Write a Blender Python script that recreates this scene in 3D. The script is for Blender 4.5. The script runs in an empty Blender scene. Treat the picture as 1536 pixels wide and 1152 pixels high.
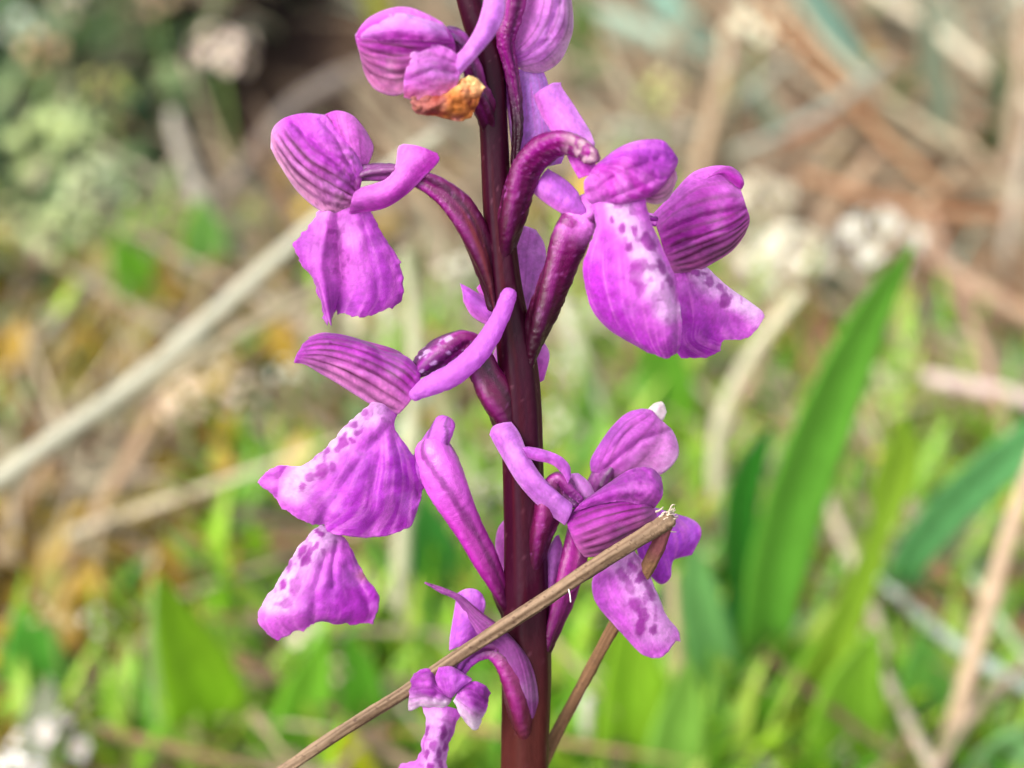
import bpy, math, random
import numpy as np
from mathutils import Vector

random.seed(7)
RNG = np.random.RandomState(11)
SC = bpy.context.scene
COLL = SC.collection

# ------------------------------------------------------------------ camera
PITCH = math.radians(32)          # the phone looks down on the meadow
LEAN = math.radians(21)           # the flower spike leans back a little
DIST = 0.20                       # camera to spike, metres
WIDE = 0.095                      # width of the picture at the spike, metres
FZ = 0.16                         # height of the middle of the picture on the spike
K = WIDE / DIST / 1536.0          # slope per photo pixel
PX = WIDE / 1536.0                # metres per photo pixel at the spike
FOC = np.array([0.0, 0.0, FZ])
FWD = np.array([0.0, math.cos(PITCH), -math.sin(PITCH)])
UPV = np.array([0.0, math.sin(PITCH), math.cos(PITCH)])
RGT = np.array([1.0, 0.0, 0.0])
CAM = FOC - DIST * FWD
cd = bpy.data.cameras.new("camera")
cam = bpy.data.objects.new("camera", cd)
COLL.objects.link(cam)
cam.location = CAM
cam.rotation_euler = (math.pi / 2 - PITCH, 0, 0)
cd.sensor_width = 36.0
cd.lens = 36.0 * DIST / WIDE
cd.clip_start = 0.005
cd.clip_end = 200.0
cd.dof.use_dof = True
cd.dof.focus_distance = DIST - 0.0012
cd.dof.aperture_fstop = (cd.lens / 1000.0) / 0.0043   # aperture about 4 mm across
SC.camera = cam

# ------------------------------------------------------------------ light: thin overcast
SUN_EL, SUN_AZ = math.radians(46), math.radians(-50)
world = bpy.data.worlds.new("World")
SC.world = world
world.use_nodes = True
wn = world.node_tree.nodes
sky = wn.new("ShaderNodeTexSky")
sky.sky_type = 'NISHITA'
sky.sun_disc = False
sky.sun_elevation = SUN_EL
sky.sun_rotation = math.radians(180 + 50)
sky.air_density = 1.0
sky.dust_density = 3.0
bg = wn["Background"]
bg.inputs["Strength"].default_value = 0.15
grey = wn.new("ShaderNodeHueSaturation")              # a thin cloud layer takes most of the blue out of the sky
grey.inputs["Saturation"].default_value = 0.30
world.node_tree.links.new(sky.outputs[0], grey.inputs["Color"])
world.node_tree.links.new(grey.outputs[0], bg.inputs["Color"])
sd = bpy.data.lights.new("sun", 'SUN')
sd.energy = 1.15
sd.angle = math.radians(40)
sd.color = (1.0, 0.965, 0.92)
sun = bpy.data.objects.new("sun", sd)
COLL.objects.link(sun)
sdir = Vector((math.sin(SUN_AZ) * math.cos(SUN_EL), -math.cos(SUN_AZ) * math.cos(SUN_EL), math.sin(SUN_EL)))
sun.rotation_euler = sdir.to_track_quat('Z', 'Y').to_euler()
sun.location = (0, 0, 3)
SC.view_settings.view_transform = 'Standard'
SC.view_settings.look = 'None'
SC.view_settings.exposure = 1.45
SC.view_settings.gamma = 1.0
SC.view_settings.use_curve_mapping = False

# ------------------------------------------------------------------ helpers
def lin(c):
    c = np.asarray(c, float) / 255.0
    return np.where(c <= 0.04045, c / 12.92, ((c + 0.055) / 1.055) ** 2.4)

def sm(a, b, x):
    t = np.clip((x - a) / (b - a + 1e-9), 0, 1)
    return t * t * (3 - 2 * t)

_T = np.random.RandomState(5).rand(256, 256)
def vn(x, y, s=0):
    x = np.asarray(x, float) + s * 17.3; y = np.asarray(y, float) + s * 9.1
    i = np.floor(x).astype(int); j = np.floor(y).astype(int)
    f = x - i; g = y - j
    f = f * f * (3 - 2 * f); g = g * g * (3 - 2 * g)
    a = _T[i % 256, j % 256]; b = _T[(i + 1) % 256, j % 256]
    c = _T[i % 256, (j + 1) % 256]; d = _T[(i + 1) % 256, (j + 1) % 256]
    return (a * (1 - f) + b * f) * (1 - g) + (c * (1 - f) + d * f) * g

def fbm(x, y, s=0, o=3):
    v = 0; a = 0.5; t = 0
    for k in range(o):
        v = v + a * vn(x * 2 ** k, y * 2 ** k, s + k * 3); t += a; a *= 0.5
    return v / t

def mix(a, b, t):
    return a * (1 - t[..., None]) + b * t[..., None]

def segd(x, y, pts):
    d = np.full(x.shape, 1e9)
    for (ax, ay), (bx, by) in zip(pts[:-1], pts[1:]):
        t = np.clip(((x - ax) * (bx - ax) + (y - ay) * (by - ay)) / ((bx - ax) ** 2 + (by - ay) ** 2 + 1e-9), 0, 1)
        d = np.minimum(d, np.hypot(x - ax - t * (bx - ax), y - ay - t * (by - ay)))
    return d

def ray(px, py):
    px = np.asarray(px, float)[..., None]; py = np.asarray(py, float)[..., None]
    return FWD + (px - 768) * K * RGT - (py - 576) * K * UPV

NRM = np.array([0.0, -math.cos(LEAN), math.sin(LEAN)])     # out of the plane the spike grows in
def spike(px, py, w=0.0):
    """a point of the plant: measured on the photo, w photo pixels nearer than the stem's axis"""
    r = ray(px, py)
    w = np.asarray(w, float)
    t = ((FOC - CAM) @ NRM + w * PX) / (r @ NRM)
    return CAM + r * t[..., None]

def upright(px, py, y):
    """a point standing y metres behind the spike"""
    r = ray(px, py)
    t = (y - CAM[1]) / r[..., 1]
    return CAM + r * t[..., None]

def ground(px, py, z=0.0):
    r = ray(px, py)
    t = (z - CAM[2]) / r[..., 2]
    return CAM + r * t[..., None]

def cr(P, n):
    """Catmull-Rom through P along axis 0, n samples"""
    P = np.asarray(P, float); k = len(P)
    t = np.linspace(0, k - 1, n)
    if k == 2:
        s = t.reshape((-1,) + (1,) * (P.ndim - 1))
        return P[0] * (1 - s) + P[1] * s
    Q = np.concatenate([[2 * P[0] - P[1]], P, [2 * P[-1] - P[-2]]])
    i = np.minimum(t.astype(int), k - 2)
    f = (t - i).reshape((-1,) + (1,) * (P.ndim - 1))
    p0, p1, p2, p3 = Q[i], Q[i + 1], Q[i + 2], Q[i + 3]
    return 0.5 * (2 * p1 + (p2 - p0) * f + (2 * p0 - 5 * p1 + 4 * p2 - p3) * f ** 2 + (3 * p1 - p0 - 3 * p2 + p3) * f ** 3)

def link(o, parent=None, loc=None):
    COLL.objects.link(o)
    if loc is not None:
        o.location = loc
    if parent is not None:
        o.parent = parent
    return o

WPOS = {}      # world position of every object's origin
def mk(name, V, F, mat, parent=None, col=None, origin=None, smooth=True):
    """one mesh object from world-space vertices, its own origin on itself"""
    V = np.asarray(V, float)
    org = np.asarray(V[0] if origin is None else origin, float)
    me = bpy.data.meshes.new(name)
    F = np.asarray(F)
    nf, fs = F.shape
    me.vertices.add(len(V)); me.vertices.foreach_set("co", (V - org).astype(np.float32).ravel())
    me.loops.add(nf * fs); me.loops.foreach_set("vertex_index", F.astype(np.int32).ravel())
    me.polygons.add(nf); me.polygons.foreach_set("loop_start", np.arange(0, nf * fs, fs, dtype=np.int32))
    if smooth:
        me.polygons.foreach_set("use_smooth", np.ones(nf, dtype=bool))
    me.update(calc_edges=True)
    if col is not None:
        a = me.color_attributes.new("Col", 'FLOAT_COLOR', 'POINT')
        c = np.ones((len(V), 4), np.float32); c[:, :3] = col
        a.data.foreach_set("color", c.ravel())
    me.materials.append(mat)
    o = bpy.data.objects.new(name, me)
    base = WPOS[parent.name] if parent is not None else np.zeros(3)
    link(o, parent, Vector(org - base))
    WPOS[o.name] = org
    return o

def empty(name, loc, parent=None):
    o = bpy.data.objects.new(name, None)
    o.empty_display_size = 0.005
    base = WPOS[parent.name] if parent is not None else np.zeros(3)
    link(o, parent, Vector(np.asarray(loc) - base))
    WPOS[o.name] = np.asarray(loc, float)
    return o

def tag(o, label=None, cat=None, group=None, kind=None):
    if label: o["label"] = label
    if cat: o["category"] = cat
    if group: o["group"] = group
    if kind: o["kind"] = kind
    return o

def grid_faces(nv, nu, off=0, flip=False):
    a = np.arange(nv * nu).reshape(nv, nu) + off
    q = np.stack([a[:-1, :-1], a[:-1, 1:], a[1:, 1:], a[1:, :-1]], -1).reshape(-1, 4)
    return q[:, ::-1] if flip else q

def shell(W, t):
    """closed thin shell around a grid of points W (nv, nu, 3), t (nv, nu) thick"""
    nv, nu = W.shape[:2]
    du = np.gradient(W, axis=1); dv = np.gradient(W, axis=0)
    n = np.cross(du, dv); n /= np.linalg.norm(n, axis=-1, keepdims=True) + 1e-12
    A = W + n * t[..., None] / 2; B = W - n * t[..., None] / 2
    V = np.concatenate([A.reshape(-1, 3), B.reshape(-1, 3)])
    N = nv * nu
    F = [grid_faces(nv, nu), grid_faces(nv, nu, N, True)]
    a = np.arange(N).reshape(nv, nu)
    loop = np.concatenate([a[0, :-1], a[:-1, -1], a[-1, :0:-1], a[:0:-1, 0]])
    nx = np.roll(loop, -1)
    F.append(np.stack([nx, loop, loop + N, nx + N], -1))
    return V, np.concatenate(F)

FORWARD = 0.0      # how far the flower being built stands out towards the viewer
def patch(name, rows, parent, col, mat=None, step=2.4, thick=3.2, ruf=0.0, rag=0.0, wob=1.5, crink=0.0, seed=0, ruff=0.09, creases=(), flat=1.0):
    net = 0.14 if name == 'lip' else 0.22
    """a petal: rows of (x, y, w) control points from its base (v=0) to its tip (v=1)"""
    rows = [np.array([p if len(p) == 3 else (p[0], p[1], 0.0) for p in r], float) for r in rows]
    wid = max(np.linalg.norm(np.diff(r[:, :2], axis=0), axis=1).sum() for r in rows)
    mids = np.array([r[len(r) // 2, :2] for r in rows])
    hgt = max(np.linalg.norm(np.diff(mids, axis=0), axis=1).sum(), 10)
    nu = int(np.clip(wid / step, 8, 110)); nv = int(np.clip(hgt / step, 8, 120))
    G = cr(np.stack([cr(r, nu) for r in rows]), nv)                # nv, nu, 3 in (x, y, w)
    u = np.linspace(0, 1, nu)[None, :] * np.ones((nv, 1)); v = np.linspace(0, 1, nv)[:, None] * np.ones((1, nu))
    x, y, w = G[..., 0].copy(), G[..., 1].copy(), G[..., 2].copy()
    e = np.minimum(np.minimum(u, 1 - u) * wid, (1 - v) * hgt)       # pixels from the free edge
    near = np.exp(-e / 14.0)
    w = w.mean() + (w - w.mean()) * flat
    for pts, depth, sg in creases:                                   # sharp folds, measured on the photo
        w -= depth * np.exp(-(segd(x, y, pts) / sg) ** 2) * sm(0, 0.1, v)
    if ruf: w += ruf * near * (fbm(x * ruff, y * ruff, seed + 2, 2) - 0.5) * 2
    if wob: w += wob * (fbm(x * 0.035, y * 0.035, seed + 5, 2) - 0.5) * 4
    if crink: w += crink * (fbm(x * 0.13, y * 0.13, seed + 8, 3) - 0.5) * 2
    if rag:
        k = np.exp(-(1 - v) * hgt / 9.0)
        d = rag * k * (fbm(u * wid * 0.10, np.zeros_like(u), seed + 3, 4) - 0.45) * 2
        x += d * (G[-1, :, 0] - G[-2, :, 0]) / (np.hypot(G[-1, :, 0] - G[-2, :, 0], G[-1, :, 1] - G[-2, :, 1]) + 1e-6)
        y += d * (G[-1, :, 1] - G[-2, :, 1]) / (np.hypot(G[-1, :, 0] - G[-2, :, 0], G[-1, :, 1] - G[-2, :, 1]) + 1e-6)
        s = np.exp(-np.minimum(u, 1 - u) * wid / 5.0) * rag * 0.5 * (fbm(x * 0.12, y * 0.12, seed + 4, 2) - 0.5) * 2
        x += s; y += s * 0.6
    c = col(u, v, G[..., 0], G[..., 1])
    gx, gy_ = G[..., 0], G[..., 1]
    c = c * (1 + 0.30 * (fbm(gx * 0.16, gy_ * 0.16, seed + 21, 3) - 0.5) + 0.30 * (vn(gx * 0.45, gy_ * 0.45, seed + 25) - 0.5))[..., None]
    vein = np.exp(-((fbm(u * wid * 0.075 + 0.6 * fbm(v * hgt * 0.03, u * 3, seed + 33, 2), v * hgt * 0.012, seed + 31, 2) - 0.5) / 0.035) ** 2)   # faint net of veins
    c = c * (1 - net * vein[..., None] * np.array([0.5, 1.0, 0.6]))
    w -= 2.2 * net * vein
    lt = sm(0.50, 0.72, fbm(gx * 0.024, gy_ * 0.024, seed + 41, 3))
    lk = (0.50 if name == 'lip' else 0.42) * lt[..., None]
    c = c * (1 - lk) + lk * np.minimum(c * 1.15 + np.array([0.14, 0.16, 0.14]), 0.9)
    dk = 0.30 * sm(0.52, 0.75, fbm(gx * 0.03 + 7, gy_ * 0.03, seed + 47, 3))[..., None]
    c = c * (1 - dk * np.array([0.7, 0.9, 0.6]))   # paler washes
    rim = 0.45 * np.exp(-(e / 2.6) ** 2)                              # thin pale margin, with the bright edge highlight painted in
    c = c * (1 - rim[..., None]) + np.minimum(c * 1.8 + 0.08, 0.85) * rim[..., None]
    W = spike(x, y, w + FORWARD)
    t = PX * thick * (0.30 + 0.70 * sm(0, 16, np.minimum(e, v * hgt + 6)))
    V, F = shell(W, t)
    cc = np.concatenate([c.reshape(-1, 3)] * 2)
    return mk(name, V, F, mat or M['petal'], parent, cc, origin=W[0, nu // 2])

def tube_geo(C, R, ns, disp=None):
    """rings round a centre line C (n,3) with radii R; caps rounded"""
    n = len(C)
    T = np.gradient(C, axis=0); T /= np.linalg.norm(T, axis=1, keepdims=True) + 1e-12
    f = np.cross(T[0], [0.13, 0.9, 0.2]); f /= np.linalg.norm(f)
    N = np.zeros_like(C)
    for i in range(n):
        f = f - T[i] * (f @ T[i]); f /= np.linalg.norm(f); N[i] = f
    B = np.cross(T, N)
    a = np.linspace(0, 2 * np.pi, ns, endpoint=False)
    ca, sa = np.cos(a), np.sin(a)
    RR = R[:, None] * np.ones((1, ns))
    if disp is not None: RR = RR + disp
    rings = C[:, None] + RR[..., None] * (N[:, None] * ca[None, :, None] + B[:, None] * sa[None, :, None])
    pre = [C[0] + (rings[0] - C[0]) * q - T[0] * R[0] * h for q, h in ((0.15, 0.72), (0.55, 0.62), (0.85, 0.36))]
    post = [C[-1] + (rings[-1] - C[-1]) * q + T[-1] * R[-1] * h for q, h in ((0.85, 0.36), (0.55, 0.62), (0.15, 0.72))]
    A = np.concatenate([np.stack(pre), rings, np.stack(post)])
    m = len(A)
    idx = np.arange(m * ns).reshape(m, ns)
    nx = np.roll(idx, -1, axis=1)
    F = np.stack([idx[:-1], nx[:-1], nx[1:], idx[1:]], -1).reshape(-1, 4)
    h = ns // 2
    caps = []
    for k, fl in ((0, 1), (m - 1, 0)):
        for q in range(h - 1):
            c4 = [idx[k, q], idx[k, q + 1], idx[k, ns - 2 - q], idx[k, ns - 1 - q]]
            caps.append(c4[::-1] if fl else c4)
    return A.reshape(-1, 3), np.concatenate([F, np.array(caps)]), m

def tube(name, path, parent, col, mat=None, step=2.2, ns=36, bump=0.0, rid=0.0, nrid=5, bsc=0.12, seed=0, flat=None):
    """a stem, ovary or spur: path of (x, y, w, radius) in photo pixels"""
    P = np.array(path, float)
    L = np.linalg.norm(np.diff(P[:, :2], axis=0), axis=1).sum()
    n = int(np.clip(L / step, 10, 260))
    S = cr(P, n)
    C = spike(S[:, 0], S[:, 1], S[:, 2])
    R = np.maximum(S[:, 3], 0.5) * PX * (0.86 if name == 'ovary' and mat is None and bump < 3 and S[-1, 3] < 20 else 1.0)
    t = np.linspace(0, 1, n)[:, None] * np.ones((1, ns)); a = np.linspace(0, 2 * np.pi, ns, endpoint=False)[None, :] * np.ones((n, 1))
    d = np.zeros((n, ns))
    if rid: d += rid * PX * np.cos(a * nrid + t * L * 0.022)
    if bump: d += 0.55 * PX * bump * (vn(np.cos(a) * S[:, 3:4] * 0.33 + 60, np.sin(a) * S[:, 3:4] * 0.33 + t * L * 0.33 + 60, seed + 2) - 0.5) * 2
    if bump:
        q = fbm(np.cos(a) * S[:, 3:4] * bsc + 40, np.sin(a) * S[:, 3:4] * bsc + t * L * bsc + 40, seed, 3)
        d += bump * PX * (q - 0.5) * 2
    if bump and name == 'ovary': d = d * 0.8 + 0.8 * rid * PX * np.cos(a * nrid + t * L * 0.022)
    d *= np.minimum(1, R[:, None] / (8 * PX))
    V, F, m = tube_geo(C, R, ns, d)
    ti = np.concatenate([[0, 0, 0], np.linspace(0, 1, n), [1, 1, 1]])[:, None] * np.ones((1, ns))
    ai = np.linspace(0, 2 * np.pi, ns, endpoint=False)[None, :] * np.ones((m, 1))
    xi = np.interp(ti, np.linspace(0, 1, n), S[:, 0]); yi = np.interp(ti, np.linspace(0, 1, n), S[:, 1])
    c = col(ti, ai, xi, yi)
    return mk(name, V, F, mat or M['ovary'], parent, c.reshape(-1, 3), origin=C[0])

# ------------------------------------------------------------------ materials
M = {}
def material(name, base=None, attr=None, rough=0.5, spec=0.4, transl=0.0, var=0.15, vscale=900.0, bump=0.0, bscale=4000.0, stretch=None, ramp=None, cell=0.0, sheen=0.0, tint=None):
    """principled surface: base or attribute colour times a noise, fine relief, optional light through the leaf"""
    m = bpy.data.materials.new(name); m.use_nodes = True
    nt = m.node_tree; N = nt.nodes; Lk = nt.links
    bs = N["Principled BSDF"]; out = N["Material Output"]
    bs.inputs["Roughness"].default_value = rough
    bs.inputs["Specular IOR Level"].default_value = spec
    if sheen: bs.inputs["Sheen Weight"].default_value = sheen
    tc = N.new("ShaderNodeTexCoord"); vec = tc.outputs["Object"]
    if stretch:
        mp = N.new("ShaderNodeMapping"); mp.inputs["Scale"].default_value = stretch
        Lk.new(vec, mp.inputs["Vector"]); vec = mp.outputs["Vector"]
    no = N.new("ShaderNodeTexNoise"); no.inputs["Scale"].default_value = vscale; no.inputs["Detail"].default_value = 4.0
    Lk.new(vec, no.inputs["Vector"])
    mr = N.new("ShaderNodeMapRange"); mr.inputs["From Min"].default_value = 0.25; mr.inputs["From Max"].default_value = 0.75
    mr.inputs["To Min"].default_value = 1 - var; mr.inputs["To Max"].default_value = 1 + var
    Lk.new(no.outputs["Fac"], mr.inputs["Value"])
    if attr:
        at = N.new("ShaderNodeAttribute"); at.attribute_name = attr; src = at.outputs["Color"]
    elif ramp:
        n2 = N.new("ShaderNodeTexNoise"); n2.inputs["Scale"].default_value = ramp[0]; n2.inputs["Detail"].default_value = 5.0
        Lk.new(vec, n2.inputs["Vector"])
        rp = N.new("ShaderNodeValToRGB"); els = rp.color_ramp.elements
        for i, (p, c) in enumerate(ramp[1]):
            e = els[i] if i < 2 else els.new(p)
            e.position = p; e.color = (*lin(c), 1)
        Lk.new(n2.outputs["Fac"], rp.inputs["Fac"]); src = rp.outputs["Color"]
    else:
        rg = N.new("ShaderNodeRGB"); rg.outputs[0].default_value = (*lin(base), 1); src = rg.outputs[0]
    ml = N.new("ShaderNodeVectorMath"); ml.operation = 'SCALE'
    Lk.new(src, ml.inputs[0]); Lk.new(mr.outputs[0], ml.inputs["Scale"])
    csrc = ml.outputs[0]
    Lk.new(csrc, bs.inputs["Base Color"])
    if bump or cell:
        nb = N.new("ShaderNodeTexNoise"); nb.inputs["Scale"].default_value = bscale; nb.inputs["Detail"].default_value = 3.0
        Lk.new(vec, nb.inputs["Vector"])
        hsrc = nb.outputs["Fac"]
        if cell:
            vo = N.new("ShaderNodeTexVoronoi"); vo.inputs["Scale"].default_value = bscale * 1.2
            Lk.new(vec, vo.inputs["Vector"])
            ma = N.new("ShaderNodeMath"); ma.operation = 'MULTIPLY_ADD'; ma.inputs[1].default_value = -cell
            Lk.new(vo.outputs["Distance"], ma.inputs[0]); Lk.new(hsrc, ma.inputs[2]); hsrc = ma.outputs[0]
        bp = N.new("ShaderNodeBump"); bp.inputs["Strength"].default_value = min(1.0, bump); bp.inputs["Distance"].default_value = 0.00012
        Lk.new(hsrc, bp.inputs["Height"]); Lk.new(bp.outputs[0], bs.inputs["Normal"])
    if transl:
        tr = N.new("ShaderNodeBsdfTranslucent"); mx = N.new("ShaderNodeMixShader"); mx.inputs[0].default_value = transl
        Lk.new(csrc, tr.inputs["Color"])
        Lk.new(bs.outputs[0], mx.inputs[1]); Lk.new(tr.outputs[0], mx.inputs[2]); Lk.new(mx.outputs[0], out.inputs["Surface"])
    M[name] = m
    return m

material('petal', attr="Col", rough=0.36, spec=0.5, transl=0.48, var=0.10, vscale=2600, bump=0.6, bscale=8000, cell=0.7, sheen=0.15)
material('ovary', attr="Col", rough=0.30, spec=0.45, transl=0.05, var=0.14, vscale=2600, bump=0.40, bscale=7500, cell=0.6)
material('stem', attr="Col", rough=0.40, spec=0.14, var=0.14, vscale=1500, bump=0.4, bscale=2600, stretch=(1, 1, 0.18))
material('withered', attr="Col", rough=0.7, spec=0.2, transl=0.2, var=0.22, vscale=1800, bump=0.7, bscale=2600)
material('straw', attr="Col", rough=0.65, spec=0.25, var=0.16, vscale=1600, bump=0.7, bscale=3200, stretch=(1, 1, 1))
# ------------------------------------------------------------------ colours of the orchid
MAG = lin((194, 44, 188)); MAGD = lin((162, 18, 150)); MAGL = lin((230, 122, 226)); PALE = lin((238, 188, 238)); PINK = lin((228, 170, 205))
VEIN = lin((96, 0, 72)); DARK = lin((82, 14, 62)); STEM = lin((44, 3, 24)); OVA = lin((116, 8, 98)); OVD = lin((76, 4, 44)); SPOT = lin((160, 28, 160))

def hoodcol(veins=(), lo=PINK, hi=MAG, top=None, a=0.05, b=0.5, vw=0.016, vk=0.85, tip=None, seed=0, gl=0.35, rev=False):
    """sepal and petal colour: pale lower edge (u=0), magenta above, dark veins along the petal"""
    def f(u, v, x, y):
        if rev: u = 1 - u
        n = fbm(x * 0.03, y * 0.03, seed, 3)
        c = mix(np.broadcast_to(lo, u.shape + (3,)), np.broadcast_to(hi, u.shape + (3,)), sm(a, b, u + 0.25 * (n - 0.5)))
        if top is not None: c = mix(c, np.broadcast_to(top, c.shape), sm(0.55, 0.95, u + 0.3 * (n - 0.5)))
        st = fbm(u * 26, v * 3.0, seed + 4, 2)                    # fine streaks along the petal
        c = mix(c, np.broadcast_to(MAGL, c.shape), gl * sm(0.45, 0.8, st))
        if tip is not None: c = mix(c, np.broadcast_to(tip, c.shape), sm(0.72, 1.0, v))
        for i, k in enumerate(veins):
            k, s = (k, 1.0) if not isinstance(k, tuple) else k
            d = np.abs(u - k - 0.045 * (fbm(v * 3.2 + i * 7, v * 0 + i, seed + 9, 3) - 0.5))
            ww = vw * (0.65 + 0.8 * vn(v * 5 + i * 3, v * 0 + i, seed + 2))
            c = mix(c, np.broadcast_to(VEIN, c.shape), vk * s * np.exp(-(d / ww) ** 2) * sm(-0.02, 0.1, v) * (1 - sm(0.74, 0.97, v)) * (0.65 + 0.5 * vn(v * 7, v * 0 + i, seed)))
        return c
    return f

def lipcol(ridge=(), rw=30, spots=(), base=MAG, edge=MAGD, seed=0, pale=PALE, fade=0.9):
    """lip colour: magenta, paler along its ridge, with the dark spots of this very flower"""
    def f(u, v, x, y):
        n = fbm(x * 0.022, y * 0.022, seed, 3)
        c = mix(np.broadcast_to(base, u.shape + (3,)), np.broadcast_to(edge, u.shape + (3,)), sm(0.45, 1.05, v + 0.5 * (n - 0.5)) * 0.75)
        st = fbm(u * 34, v * 2.4, seed + 4, 3)
        c = mix(c, np.broadcast_to(MAGL, c.shape), 0.6 * sm(0.46, 0.78, st))
        if ridge:
            d = segd(x, y, ridge) + 26 * (fbm(x * 0.03, y * 0.03, seed + 6, 3) - 0.5)
            c = mix(c, np.broadcast_to(MAGL, c.shape), 0.55 * (1 - sm(rw * 0.8, rw * 3.2, d)))
            c = mix(c, np.broadcast_to(pale, c.shape), fade * (1 - sm(rw * 0.25, rw * 1.25, d)))
        if ridge:
            fl = sm(0.70, 0.80, vn(x * 0.13, y * 0.10, seed + 19)) * (1 - sm(rw * 0.5, rw * 1.5, d)) * sm(0.05, 0.2, v) * (1 - sm(0.7, 0.9, v))
            c = mix(c, np.broadcast_to(SPOT, c.shape), 0.55 * fl)
        xw = x + 9 * (fbm(x * 0.10, y * 0.10, seed + 12, 3) - 0.5); yw = y + 9 * (fbm(x * 0.12, y * 0.12, seed + 15, 2) - 0.5)
        for (sx, sy, rx, ry, an) in spots:
            ca, sa = math.cos(math.radians(an)), math.sin(math.radians(an))
            a = ((xw - sx) * ca + (yw - sy) * sa) / rx; b = (-(xw - sx) * sa + (yw - sy) * ca) / ry
            c = mix(c, np.broadcast_to(SPOT, c.shape), (0.76 + 0.22 * vn(np.array(sx * 0.7), np.array(sy * 0.7), seed)) * (1 - sm(0.72, 1.28, np.hypot(a, b))))
        return c
    return f

def tubecol(c0, c1, c2=None, seed=0, sp=0.25, spc=MAGL, foot=None):
    """ovary, spur or stem colour from its foot c0 to its end c1, flecked"""
    def f(t, a, x, y):
        c = mix(np.broadcast_to(c0, t.shape + (3,)), np.broadcast_to(c1, t.shape + (3,)), sm(0.15, 0.9, t))
        if c2 is not None: c = mix(c, np.broadcast_to(c2, c.shape), sm(0.5, 1.0, t))
        n = fbm(np.cos(a) * 2.2 + 9, np.sin(a) * 2.2 + t * 9 + 9, seed, 3)
        c = mix(c, np.broadcast_to(OVD, c.shape), 0.35 * sm(0.5, 0.75, n))
        rb = np.cos(a * 3 + t * 5 + 1.2 * (n - 0.5))                 # twisted ribs: grooves shaded and crests lit in the colour
        c = c * (1 - 0.6 * sm(0.55, 1.0, -rb)[..., None]) + (0.16 * sm(0.6, 1.0, rb))[..., None] * np.broadcast_to(MAG, c.shape)
        k = fbm(np.cos(a) * 9 + 19, np.sin(a) * 9 + t * 44 + 9, seed + 3, 2)
        c = mix(c, np.broadcast_to(spc, c.shape), 0.55 * sp * sm(0.72, 0.86, k))
        return mix(c, np.broadcast_to(STEM if foot is None else foot, c.shape), 1 - sm(0.10, 0.40, t))
    return f

# ------------------------------------------------------------------ the orchid
PSTEM = [(655, -330, 0, 12), (672, -160, 0, 15), (697, -30, 0, 18), (712, 25, 0, 20), (728, 70, 0, 21), (735, 110, 0, 22), (741, 200, 0, 20.5), (746, 300, 0, 21), (757, 420, 0, 23), (770, 500, 0, 26), (778, 560, 0, 29),
         (782, 620, 0, 30), (785, 720, 0, 30), (788, 820, 0, 32), (790, 920, 0, 36), (790, 1020, 0, 38), (788, 1100, 0, 37), (786, 1200, 0, 37)]
base = np.array([0.001, -0.046, 0.0])
orchid = tag(empty('wild_orchid', base), 'magenta wild orchid spike on a dark maroon stem, the only plant in focus', 'orchid')

def stem_obj():
    P = np.array(PSTEM, float); S = cr(P, 300)
    C = spike(S[:, 0], S[:, 1], S[:, 2]); R = S[:, 3] * PX
    n2 = 60
    end = cr(np.array([C[-8], C[-1], C[-1] * 0.55 + base * 0.45 + [0, -0.002, 0], base - [0, 0, 0.004]]), n2)[22:]
    C = np.concatenate([C, end[1:]]); R = np.concatenate([R, np.linspace(R[-1], R[-1] * 1.15, len(end) - 1)])
    n, ns = len(C), 40
    a = np.linspace(0, 2 * np.pi, ns, endpoint=False)[None] * np.ones((n, 1)); t = np.linspace(0, 1, n)[:, None] * np.ones((1, ns))
    d = PX * 1.5 * np.cos(a * 6 + 4 * t) * sm(0.2, 0.5, t) + PX * 1.2 * (fbm(np.cos(a) * 3 + 9, np.sin(a) * 3 + t * 14 + 9, 2, 2) - 0.5)
    V, F, m = tube_geo(C, R, ns, d)
    ti = np.concatenate([[0] * 3, np.linspace(0, 1, n), [1] * 3])[:, None] * np.ones((1, ns)); ai = np.linspace(0, 2 * np.pi, ns, endpoint=False)[None] * np.ones((m, 1))
    c = mix(np.broadcast_to(STEM, (m, ns, 3)), np.broadcast_to(lin((64, 26, 22)), (m, ns, 3)), sm(0.70, 0.84, ti))
    c = mix(c, np.broadcast_to(lin((110, 120, 60)), c.shape), sm(0.86, 0.97, ti))
    k = fbm(np.cos(ai) * 4 + 9, np.sin(ai) * 4 + ti * 6 + 9, 4, 3)
    c = mix(c, np.broadcast_to(lin((60, 10, 22)), c.shape), 0.8 * sm(0.5, 0.75, k))
    k = fbm(np.cos(ai) * 9 + 9, np.sin(ai) * 9 + ti * 170 + 9, 8, 2)
    c = mix(c, np.broadcast_to(lin((150, 90, 110)), c.shape), 0.18 * sm(0.80, 0.9, k))
    return mk('stem', V, F, M['stem'], orchid, c.reshape(-1, 3), origin=base)
stem_obj()

def flower(px, py, w, label=None):
    o = empty('flower', spike(px, py, w), orchid)
    if label: o['label'] = label
    return o

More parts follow.
